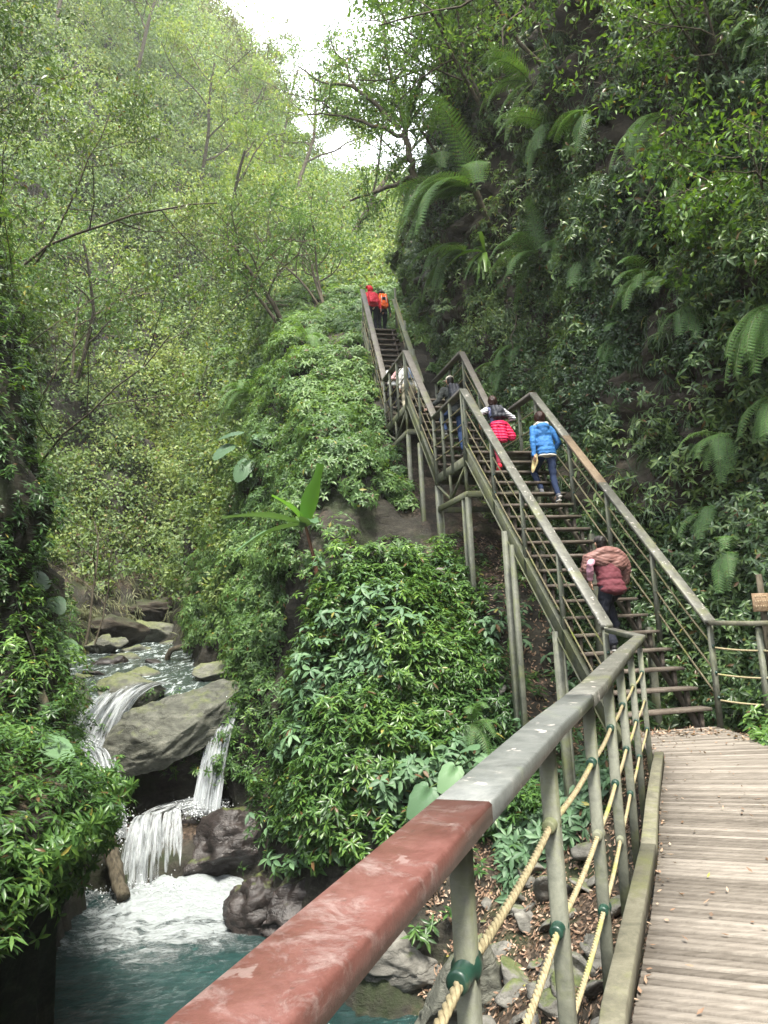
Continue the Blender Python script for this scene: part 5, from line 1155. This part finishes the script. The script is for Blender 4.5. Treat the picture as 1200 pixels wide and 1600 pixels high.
def fab(name, col, rough=.85, var=.18, stripe=None):
    m = NT(name); p = m.coord('Object'); f = m.noise(p, 7., 5, .65); w = m.noise(p, 120., 2)
    c = m.mix(f, tuple(x*(1-var) for x in col)+(1,), tuple(min(1, x*(1+var)) for x in col)+(1,))
    if stripe:
        z = m.n('ShaderNodeSeparateXYZ', {0: p}).outputs[2]; c = m.mix(m.math('GREATER_THAN', m.math('FRACT', m.math('MULTIPLY', z, 24.)), .62), c, (*stripe, 1))
    return m.done(c, rough, m.bump(m.math('ADD', m.math('MULTIPLY', f, .8), m.math('MULTIPLY', w, .12)), .45, .02), .25)
M['skin'] = NT('skin').done((.48, .28, .19), .5, **{'Subsurface Weight': .1})
M['hair'] = fab('hair', (.010, .008, .007), .45); M['hair_brown'] = fab('hair_brown', (.026, .011, .008), .45)
def ik(a, c, l1, l2, pole):
    a = np.array(a, float); c = np.array(c, float); d = c-a; L = min(np.linalg.norm(d), (l1+l2)*.995); d = d/np.linalg.norm(d); c = a+d*L
    x = (l1*l1-l2*l2+L*L)/(2*L); h_ = math.sqrt(max(l1*l1-x*x, 0)); p = np.array(pole, float); p = p-d*(p@d); p /= np.linalg.norm(p); return a+d*x+p*h_, c
def folds(amp=.006, sc_=9, seed=1): return lambda V: fbm(V*[1, 1, 1.6], sc_, 3, seed)*amp+np.abs(fbm(V*[1, 1, 2.2], 5, 2, seed+5))*-amp
def quilt(pitch=.055, amp=.010): return lambda V: -amp*(1-np.abs(np.sin(V[:, 2]*math.pi/pitch+.6*np.sin(V[:, 0]*7))))**2*1.6+fbm(V, 14, 2, 3)*.002
def hand(p, d, curl, side, k=1.):
    """palm, four fingers and a thumb leaving the side; d = hand direction"""
    p = np.array(p, float); d = nrm(np.array(d, float)[None])[0]; fw = np.array([0, 1., 0]); s_ = np.cross(d, [side, 0, 0]); s_ = s_/max(np.linalg.norm(s_), 1e-6); c = []
    pal = np.array([side, 0, 0.])
    for j, (o, l) in enumerate(((-.027, .062), (-.009, .072), (.009, .067), (.026, .052))):
        b0 = p+s_*o*k; b1 = b0+d*.075*k; c.append((b0, .014*k, b1, .0115*k)); m1 = b1+(d*math.cos(curl*.5)-pal*math.sin(curl*.5))*l*.5*k; m2 = m1+(d*math.cos(curl*1.4)-pal*math.sin(curl*1.4))*l*.5*k
        c += [(b1, .0095*k, m1, .0088*k), (m1, .0088*k, m2, .0075*k)]
    t0 = p-s_*.026*k+d*.02*k; t1 = t0+(d*.6-s_*.8)*.035*k; t2 = t1+(d*.9-s_*.3)*.028*k; c += [(t0, .012*k, t1, .0105*k), (t1, .0105*k, t2, .009*k)]; return c
def person(label, s, t, z, H, feet, lean, hands, poles=None, turn=0, headturn=0, roll=0, hip=None):
    """feet/hands: local points (x right, y up the stairs, z up) for the left and the right side. returns joints and the root"""
    k = H/1.7; rt_ = thing('person', SP(s, t, z), label, 'person', rz=-PSI+turn); J = {'k': k, 'root': rt_}
    pel = np.array(hip if hip is not None else ((feet[0][0]+feet[1][0])/2, (feet[0][1]+feet[1][1])/2*.6, min(feet[0][2], feet[1][2])+.90*k), float)
    sp = nrm(np.array([[math.sin(roll)*.6, math.sin(lean), math.cos(lean)]]))[0]; neck = pel+sp*.52*k; J['pel'], J['neck'], J['sp'] = pel, neck, sp
    J['head'] = neck+nrm((sp*.7+np.array([0, .15, .7]))[None])[0]*.155*k; J['sh'] = [neck-sp*.055*k+np.array([x*.175*k, 0, 0]) for x in (-1, 1)]
    J['hip'] = [pel+np.array([x*.088*k, 0, -.02*k]) for x in (-1, 1)]; J['knee'], J['ank'], J['elb'], J['wr'] = [], [], [], []
    for i in (0, 1):
        kn, an = ik(J['hip'][i], np.array(feet[i])+[0, -.03, .085*k], .43*k, .42*k, (.1*(2*i-1), 1, .2)); J['knee'].append(kn); J['ank'].append(an)
        e, w = ik(J['sh'][i], hands[i], .285*k, .255*k, (poles or ((-.6, -.8, -.2), (.6, -.8, -.2)))[i]); J['elb'].append(e); J['wr'].append(w)
    c = [(pel, (.15*k, .10*k, .11*k)), (pel+sp*.22*k, (.125*k, .09*k, .17*k)), (pel+sp*.38*k, (.15*k, .10*k, .13*k)), (J['sh'][0], .052*k, J['sh'][1], .052*k), (neck-sp*.04*k, .06*k, J['head'], .05*k)]
    h = J['head']; ht = headturn; fy = np.array([math.sin(ht), math.cos(ht), -.1]); sx = np.array([math.cos(ht), -math.sin(ht), 0])
    c += [(h+fy*0, (.074*k, .092*k, .105*k)), (h+fy*.05*k-UPZ*.06*k, .045*k, h+fy*.065*k-UPZ*.085*k, .028*k), (h+fy*.088*k, .012*k, h+fy*.107*k-UPZ*.028*k, .015*k), (h+fy*.083*k-UPZ*.052*k-sx*.018, .010*k, h+fy*.083*k-UPZ*.052*k+sx*.018, .010*k)]
    for x in (-1, 1): c += [(h+sx*x*.076*k-UPZ*.008*k, (.012*k, .02*k, .032*k)), (h+fy*.078*k+sx*x*.031*k+UPZ*.018*k, .012*k, h+fy*.08*k+sx*x*.036*k+UPZ*.018*k, .012*k)]
    for i in (0, 1):
        c += [(J['hip'][i], .078*k, J['knee'][i], .052*k), (J['knee'][i], .052*k, J['ank'][i], .036*k), (J['ank'][i], .036*k, J['ank'][i]+np.array([0, .1, -.045])*k, .03*k), (J['sh'][i], .046*k, J['elb'][i], .036*k), (J['elb'][i], .036*k, J['wr'][i], .025*k)]
        c += hand(J['wr'][i], J['wr'][i]-J['elb'][i]*.7-np.array([0, 0, .0])-J['elb'][i]*.3, .7, 2*i-1, k*.95)
    J['fy'], J['sx'] = fy, sx
    blob('body', c, M['skin'], rt_, .0065, 3)
    for x in (-1, 1):
        o = blob('eye', [(h+fy*.090*k+sx*x*.031*k+UPZ*.018*k, (.011*k, .008*k, .008*k))], M['eye'], rt_, .003, 1)
    return J
M['eye'] = NT('eye').done((.05, .035, .03), .2)
def pants(J, mat, r=(.10, .066, .058), seat=.165, name='trousers', top_=.02, **kw):
    k = J['k']; c = [(J['pel']+J['sp']*top_*k, (seat*k, .125*k, .125*k))]
    for i in (0, 1): c += [(J['hip'][i], r[0]*k, J['knee'][i], r[1]*k), (J['knee'][i], r[1]*k, J['ank'][i]+np.array([0, 0, .03*k]), r[2]*k)]
    return blob(name, c, mat, J['root'], .011, 3, folds(.007), **kw)
def torso(J, mat, hem=-.02, w=.185, d=.125, arms=(1, 1), ra=(.064, .056, .045), alen=(1, 1), disp=None, name='jacket', extra=(), label=None):
    k = J['k']; p, sp = J['pel'], J['sp']; c = [(p+sp*(hem+.08)*k, (w*.98*k, d*1.08*k, .10*k)), (p+sp*.13*k, (w*.94*k, d*1.05*k, .12*k)), (p+sp*.03*k, (w*.98*k, d*1.12*k, .10*k)), (p+sp*.2*k, (w*.9*k, d*1.0*k, .16*k)), (p+sp*.36*k, (w*.95*k, d*1.0*k, .15*k)), (J['sh'][0], .066*k, J['sh'][1], .066*k), (J['neck']-sp*.03*k, .062*k, J['neck']+sp*.03*k, .058*k)]
    for i in (0, 1):
        if not arms[i]: continue
        c.append((J['sh'][i], ra[0]*k, J['elb'][i], ra[1]*k))
        if alen[i] > .99: c.append((J['elb'][i], ra[1]*k, J['wr'][i]-(J['wr'][i]-J['elb'][i])*.04, ra[2]*k))
    return blob(name, c+list(extra), mat, J['root'], .011, 3, disp or folds(.008), label=label)
def shoes(J, mat, sole, name='shoe', pitch=(0, 0)):
    k = J['k']
    for i in (0, 1):
        a = J['ank'][i]; pt = pitch[i]; dx = np.array([0, math.cos(pt), math.sin(pt)]); up = np.array([0, -math.sin(pt), math.cos(pt)])
        hl = a-up*.045*k-dx*.035*k; toe = a-up*.052*k+dx*.155*k
        o = blob(name, [(a+up*.01, .044*k, hl, .038*k), (hl, .038*k, a-up*.04*k+dx*.06*k, .042*k), (a-up*.04*k+dx*.06*k, .042*k, toe, .031*k)], mat, J['root'], .009, 3)
        blob('sole', [(hl-up*.03*k, (.042*k, .05*k, .014*k)), (hl-up*.032*k, .015*k, toe-up*.026*k, .015*k), ((hl+toe)/2-up*.032*k, (.045*k, .10*k, .013*k)), (toe-up*.026*k, (.04*k, .045*k, .013*k))], sole, o, .008, 2)
def hair(J, mat, r=1.0, length=0., back=.02, name='hair'):
    k = J['k']; h = J['head']; fy = J['fy']; c = [(h-fy*back*k+UPZ*.018*k, (.088*k*r, .098*k*r, .103*k*r)), (h-fy*.035*k-UPZ*.03*k, (.082*k*r, .07*k*r, .085*k*r))]
    if length: c += [(h-fy*.05*k-UPZ*.04*k, .055*k, h-fy*.06*k-UPZ*(.06+length)*k, .045*k)]
    return blob(name, c, mat, J['root'], .009, 3, lambda V: np.abs(fbm(V*[1, 1, .25], 60, 2, 4))*-.006+fbm(V, 16, 2, 9)*.006)
def pack(J, mat, w=.15, h_=.40, d=.11, z0=.04, name='backpack', label=None, strap_mat=None, lean_=0):
    k = J['k']; p, sp = J['pel'], J['sp']; bk = np.array([0, -1, 0.])+sp*.2; b0 = p+sp*z0*k+bk*(.13+d*.5)*k; b1 = b0+sp*h_*k; c = []
    for x in (-1, 0, 1):
        for y in (-1, 1): c.append((b0+np.array([x*w*.6*k, 0, 0])+bk*y*d*.22*k, d*.46*k, b1+np.array([x*w*.52*k, 0, 0])+bk*(y*d*.18-.02)*k, d*.38*k))
    c.append((b0+bk*d*.55*k+sp*.1*k, (w*.62*k, d*.35*k, .10*k)))
    o = blob(name, c, mat, J['root'], .011, 3, folds(.006, 12)); 
    if label: o['label'] = label
    for i in (0, 1):
        x = (2*i-1)*.105*k; mb = MB(); S_ = J['neck']-sp*.03*k; P = np.array([b1+[x*.6, .03, 0], S_+[x, -.03, .062*k], S_+[x, .09*k, -.0], p+sp*.25*k+[x*1.1, .135*k, 0], b0+[x*1.3, .1, .03]])
        tt = np.linspace(0, 4, 13); P = np.stack([np.interp(tt, range(5), P[:, q]) for q in range(3)], 1); mb.tube(P, .016, 6); mb.build('strap', strap_mat or mat, o, smooth=True, origin=(0, 0, 0))
    return o, b0, b1, bk
def plocal(o, J): pass
sgn = lambda p: p
# 1 nearest walker, back to us on the fifth tread
J = person('bent walker in dark maroon vest with puffer jacket over the shoulders, lowest on the stairs', .86, -.80, RH*4, 1.72, ((-.12, -.02, 0), (.11, .26, RH)), .34, ((-.30, .10, .98), (.24, .42, 1.12)), hip=(.0, .04, .90))
M['maroon'] = fab('maroon_fabric', (.105, .028, .036)); M['mauve_puffer'] = fab('mauve_puffer', (.17, .088, .076), .5, .2); M['navy'] = fab('navy_fabric', (.012, .014, .022)); M['pink'] = fab('pink_fabric', (.46, .24, .30)); M['cap_grey'] = fab('cap_grey', (.035, .03, .03)); M['black_shoe'] = fab('black_shoe', (.015, .015, .016), .6); M['sole'] = NT('sole').done((.35, .35, .34), .7)
pants(J, M['navy'], (.115, .085, .075), .18); k = J['k']; torso(J, M['maroon'], -.12, .215, .15, arms=(0, 0), name='vest', extra=[(J['pel']+[.02, -.02, -.05], (.21, .155, .09)), (J['pel']+J['sp']*.28, (.21, .15, .16))])
blob('shirt_sleeve', [(J['sh'][0]*.45+J['elb'][0]*.55, .056, J['elb'][0], .06), (J['elb'][0], .06, J['wr'][0]*.8+J['elb'][0]*.2, .052)], M['pink'], J['root'], .011, 3, folds(.012))
blob('shirt_sleeve', [(J['sh'][1], .06, J['elb'][1], .056), (J['elb'][1], .056, J['wr'][1]*.9+J['elb'][1]*.1, .045)], M['pink'], J['root'], .011, 3, folds(.009))
N0 = J['neck']; q = N0+np.array([0, -.07, -.0]); c = []
arc = [(-.31, -.02, -.34), (-.32, -.08, -.22), (-.27, -.10, -.08), (-.15, -.13, -.01), (0, -.14, .015), (.15, -.13, -.01), (.26, -.10, -.09), (.32, -.06, -.23), (.32, .02, -.42)]
for a, b in zip(arc[:-1], arc[1:]): c.append((N0+a, .075, N0+b, .075))
c += [(N0+[0, -.14, -.12], (.27, .10, .13)), (N0+[.1, -.14, -.16], (.2, .10, .13)), (N0+[-.13, -.10, -.02], .07, N0+[.13, -.1, -.02], .07), (N0+[0, -.02, .01], (.16, .12, .07)), (N0+[-.26, .02, -.06], .06, N0+[-.3, .08, -.3], .06), (N0+[.26, .02, -.06], .06, N0+[.31, .08, -.3], .06)]
def qd(V):
    d = V-N0; r = d[:, 2]*-1+.55*np.abs(d[:, 0])**1.5*1.2; return -.006*(1-np.abs(np.sin(r*math.pi/.05+.5*vnoise(V*6, 3))))**2.2+fbm(V, 9, 3, 3)*.011
blob('draped_jacket', c, M['mauve_puffer'], J['root'], .009, 2, qd)
hair(J, M['hair'], .96); h = J['head']; blob('cap', [(h+UPZ*.055, (.088, .098, .062)), (h+UPZ*.04-[0, .0, 0], (.093, .102, .03)), (h+UPZ*.035+J['fy']*.09, (.06, .05, .012))], M['cap_grey'], J['root'], .008, 2); shoes(J, M['black_shoe'], M['sole'])
# 2 blue jacket
M['blue'] = fab('blue_jacket', (.035, .145, .36), .7, .15); M['cream'] = fab('cream_fabric', (.55, .52, .45)); M['jeans'] = fab('dark_jeans', (.012, .022, .055)); M['straw'] = fab('straw', (.42, .33, .16)); M['grey_shoe'] = fab('grey_shoe', (.10, .10, .11)); M['white_sole'] = NT('white_sole').done((.62, .6, .57), .6)
J = person('woman in a blue hooded jacket and dark jeans, sun hat in her left hand', 3.62, -.32, RH*14, 1.74, ((-.07, .24, RH*1.0), (.09, -.10, RH*.35)), .16, ((-.25, .02, .83), (.25, .30, 1.05)), hip=(.03, .08, 1.02), roll=-.1)
pants(J, M['jeans'], (.10, .066, .052)); k = J['k']
torso(J, M['blue'], -.10, .20, .135, extra=[(J['neck']+[0, -.10, -.04], (.13, .07, .10)), (J['neck']+[0, -.11, -.10], (.10, .06, .09))])
blob('hood_lining', [(J['neck']+[-.09, -.07, .03], .038, J['neck']+[.09, -.07, .03], .038), (J['neck']+[-.12, -.0, .01], .035, J['neck']+[-.09, -.07, .03], .035), (J['neck']+[.12, -.0, .01], .035, J['neck']+[.09, -.07, .03], .035)], M['cream'], J['root'], .009, 3, folds(.005))
blob('shirt_hem', [(J['pel']+J['sp']*-.065*k, (.188*k, .135*k, .045*k))], M['cream'], J['root'], .009, 2); hair(J, M['hair_brown'], 1.2, .06); shoes(J, M['grey_shoe'], M['white_sole'], pitch=(0, -.75))
w = J['wr'][0]; hb = MB(); an = np.linspace(0, 2*math.pi, 24, endpoint=False)
hv_ = [SP(3.62, -.32, RH*14)]
t_ = thing('sun_hat', SP(3.62, -.32, RH*14)+np.array([0, 0, 0]), 'cream straw sun hat held at the side of the woman in blue', 'hat', rz=-PSI)
V = []; 
for r_, off_ in ((.001, .065), (.06, .06), (.085, .035), (.09, 0), (.13, -.006), (.17, .0)):
    for a in an: V.append(w+np.array([off_*.9-.02, -.03+math.cos(a)*r_*.75, -.15+math.sin(a)*r_*1.05])+np.array([.25*math.sin(a)*r_, 0, 0]))
V = np.array(V); Q = [[i*24+j, i*24+(j+1) % 24, (i+1)*24+(j+1) % 24, (i+1)*24+j] for i in range(5) for j in range(24)]
npmesh('crown_and_brim', V, None, M['straw'], t_, quads=Q, smooth=True)
# 3 pink skirt-like puffer tied round the waist
M['stripe'] = fab('striped_shirt', (.62, .62, .62), stripe=(.05, .06, .09)); M['slate_vest'] = fab('slate_vest', (.085, .095, .17)); M['hotpink'] = fab('pink_puffer', (.62, .02, .085), .5); M['redshoe'] = fab('red_shoe', (.45, .02, .04)); M['packblack'] = fab('black_pack', (.022, .024, .032), .6); M['darkred'] = fab('dark_red_fabric', (.16, .012, .03))
J = person('woman with a pink puffer jacket tied round her waist and a dark backpack', 4.35, -.93, RH*17, 1.62, ((-.10, -.12, 0), (.13, .30, RH*2)), .42, ((-.36, .06, .98), (.26, .42, 1.1)), poles=((-1, -.4, 0), (.8, -.5, 0)), hip=(.04, .10, .93))
pants(J, M['darkred'], (.09, .06, .045)); torso(J, M['slate_vest'], .0, .16, .12, arms=(0, 0), name='vest')
for i in (0, 1): blob('striped_sleeve', [(J['sh'][i], .066, J['elb'][i], .058), (J['elb'][i], .055, J['wr'][i]*.25+J['elb'][i]*.75, .05)], M['stripe'], J['root'], .011, 3, folds(.006))
pl = J['pel']; blob('waist_jacket', [(pl+[0, -.02, .05], (.19, .15, .10)), (pl+[-.10, -.04, .04], .085, pl+[-.10, -.09, -.24], .10), (pl+[.02, -.08, .04], .085, pl+[.04, -.12, -.24], .10), (pl+[.12, -.03, .04], .085, pl+[.24, -.06, -.19], .09)], M['hotpink'], J['root'], .010, 2, quilt(.06, .014))
pack(J, M['packblack'], .15, .26, .12, .20); hair(J, M['hair_brown'], 1.18, .03); shoes(J, M['redshoe'], M['redshoe'], pitch=(-.5, 0))
# 4 man in dark jacket reaching for the handrail
M['dkjacket'] = fab('dark_green_jacket', (.028, .032, .030)); M['bjeans'] = fab('blue_jeans', (.022, .045, .11)); M['capbeige'] = fab('beige_cap', (.50, .46, .38))
J = person('man in beige cap, dark jacket and jeans, left hand on the handrail', 7.12, -.80, 4.76+.26*2, 1.93, ((-.24, .20, .50), (.09, -.06, 0)), .18, ((-.63, .16, 1.14), (.22, .3, 1.15)), poles=((-.3, -.4, -1), (.7, -.6, 0)), hip=(-.02, -.0, 1.04), roll=-.12)
pants(J, M['bjeans']); torso(J, M['dkjacket'], -.12, .195, .135, ra=(.07, .06, .048)); pack(J, M['packblack'], .13, .34, .12, .14); hair(J, M['hair'], .94); h = J['head']; k = J['k']
blob('cap', [(h+UPZ*.045*k, (.09*k, .10*k, .075*k)), (h+UPZ*.03*k+np.array([-.07, .09, 0])*k, (.06*k, .055*k, .012*k))], M['capbeige'], J['root'], .008, 2); shoes(J, M['black_shoe'], M['sole'])
# 5, 6 walkers in white beyond the second landing
M['white'] = fab('white_fabric', (.60, .60, .58)); M['ltblue'] = fab('grey_blue_fabric', (.14, .17, .24)); M['rose'] = fab('rose_fabric', (.55, .32, .32)); M['beige'] = fab('beige_trousers', (.42, .38, .28)); M['darkgrey'] = fab('dark_grey_fabric', (.045, .045, .05))
J = person('walker in white hooded top with pale backpack starting up the top flight', 11.62, -1.10, 7.1+.2294*2, 1.66, ((-.1, 0, 0), (.1, .16, .23)), .35, ((-.30, .15, .85), (.25, .4, 1.0)), roll=.2)
pants(J, M['darkgrey']); torso(J, M['white'], -.08, .19, .13, extra=[(J['neck']+[0, -.08, .02], (.10, .07, .08))]); pack(J, M['rose'], .12, .28, .1, .1, strap_mat=M['ltblue']); hair(J, M['hair'], .98); shoes(J, M['black_shoe'], M['sole'])
J = person('walker in beige trousers with blue backpack on the second landing', 10.35, -1.0, 7.10, 1.68, ((-.1, 0, 0), (.1, .22, 0)), .12, ((-.24, .1, .82), (.24, .1, .82)))
pants(J, M['beige'], (.11, .08, .07)); torso(J, M['white'], -.04, .18, .125); pack(J, M['ltblue'], .12, .28, .1, .14, strap_mat=M['white']); hair(J, M['hair'], 1.04); shoes(J, M['black_shoe'], M['sole'])
# 7, 8 at the top
M['orange'] = fab('orange_pack', (.72, .115, .02), .6, .1); M['yellow'] = fab('yellow_fabric', (.62, .42, .08)); M['red'] = fab('red_jacket', (.52, .02, .035), .65); M['redpack'] = fab('red_pack', (.55, .035, .06), .65); M['greycap'] = fab('grey_hat', (.09, .085, .09))
J = person('hiker with a big orange and yellow backpack at the top of the stairs', 14.3, -.66, 11.0, 1.66, ((-.1, 0, 0), (.1, .2, 0)), .08, ((-.27, .08, .80), (.27, .06, .80)))
pants(J, M['navy']); torso(J, M['dkjacket'], -.06, .19, .13); o, b0, b1, bk = pack(J, M['orange'], .175, .42, .15, .06)
blob('pack_lid', [(b1+[-.09, 0, -.0], .05, b1+[.09, 0, -.0], .05), (b1+[-.12, -.01, -.08], .035, b1+[-.12, -.01, -.16], .03), (b1+[.12, -.01, -.08], .035, b1+[.12, -.01, -.16], .03)], M['yellow'], o, .01, 2)
mb = MB(); cc = b0*.5+b1*.5+bk*.115; mb.beam(cc+[-.075, 0, -.13], cc+[-.075, 0, .11], .016, .02, up=(0, -1, 0)); mb.build('panel_stripe', M['white'], o, origin=(0, 0, 0)); mb = MB(); mb.beam(cc+[.075, 0, -.13], cc+[.075, 0, .11], .016, .02, up=(0, -1, 0)); mb.build('panel_stripe', M['white'], o, origin=(0, 0, 0))
mb = MB(); mb.beam(cc+[0, 0, -.06], cc+[0, 0, .06], .11, .02, up=(0, -1, 0)); mb.build('dark_patch', M['navy'], o, origin=(0, 0, 0)); hair(J, M['hair'], .96); h = J['head']
blob('sun_hat', [(h+UPZ*.06, (.09, .10, .07)), (h+UPZ*.02, (.15, .16, .014))], M['greycap'], J['root'], .008, 2); shoes(J, M['black_shoe'], M['sole'])
J = person('hiker in a red hooded jacket with a red pack, beside the orange backpack', 14.0, -1.05, 11.0, 1.70, ((-.1, 0, 0), (.1, .2, 0)), .18, ((-.27, .08, .80), (.27, .06, .80)), roll=-.12)
pants(J, M['navy']); torso(J, M['red'], -.06, .20, .135, extra=[(J['head']+[0, -.02, .0], (.105, .11, .125)), (J['head']+[-.06, .03, .08], (.10, .10, .05))]); pack(J, M['redpack'], .15, .34, .13, .04); shoes(J, M['black_shoe'], M['sole'])

# ------------------------------------------------------------------ damp valley air
mb = MB(); V = np.array([(x, y, z) for z in (-9, 125) for y in (-70, 270) for x in (-160, 170)], float)
hz = npmesh('haze', V, None, None, quads=[(0, 2, 3, 1), (4, 5, 7, 6), (0, 1, 5, 4), (2, 6, 7, 3), (0, 4, 6, 2), (1, 3, 7, 5)])
m = bpy.data.materials.new('haze'); m.use_nodes = True; t = m.node_tree; t.nodes.clear(); o_ = t.nodes.new('ShaderNodeOutputMaterial'); v = t.nodes.new('ShaderNodeVolumePrincipled')
v.inputs['Color'].default_value = (.93, .96, .95, 1); v.inputs['Density'].default_value = .0006; v.inputs['Anisotropy'].default_value = .2; t.links.new(v.outputs[0], o_.inputs['Volume'])
hz.data.materials.append(m); tag(hz, 'thin pale mist in the valley air', 'haze', kind='stuff')
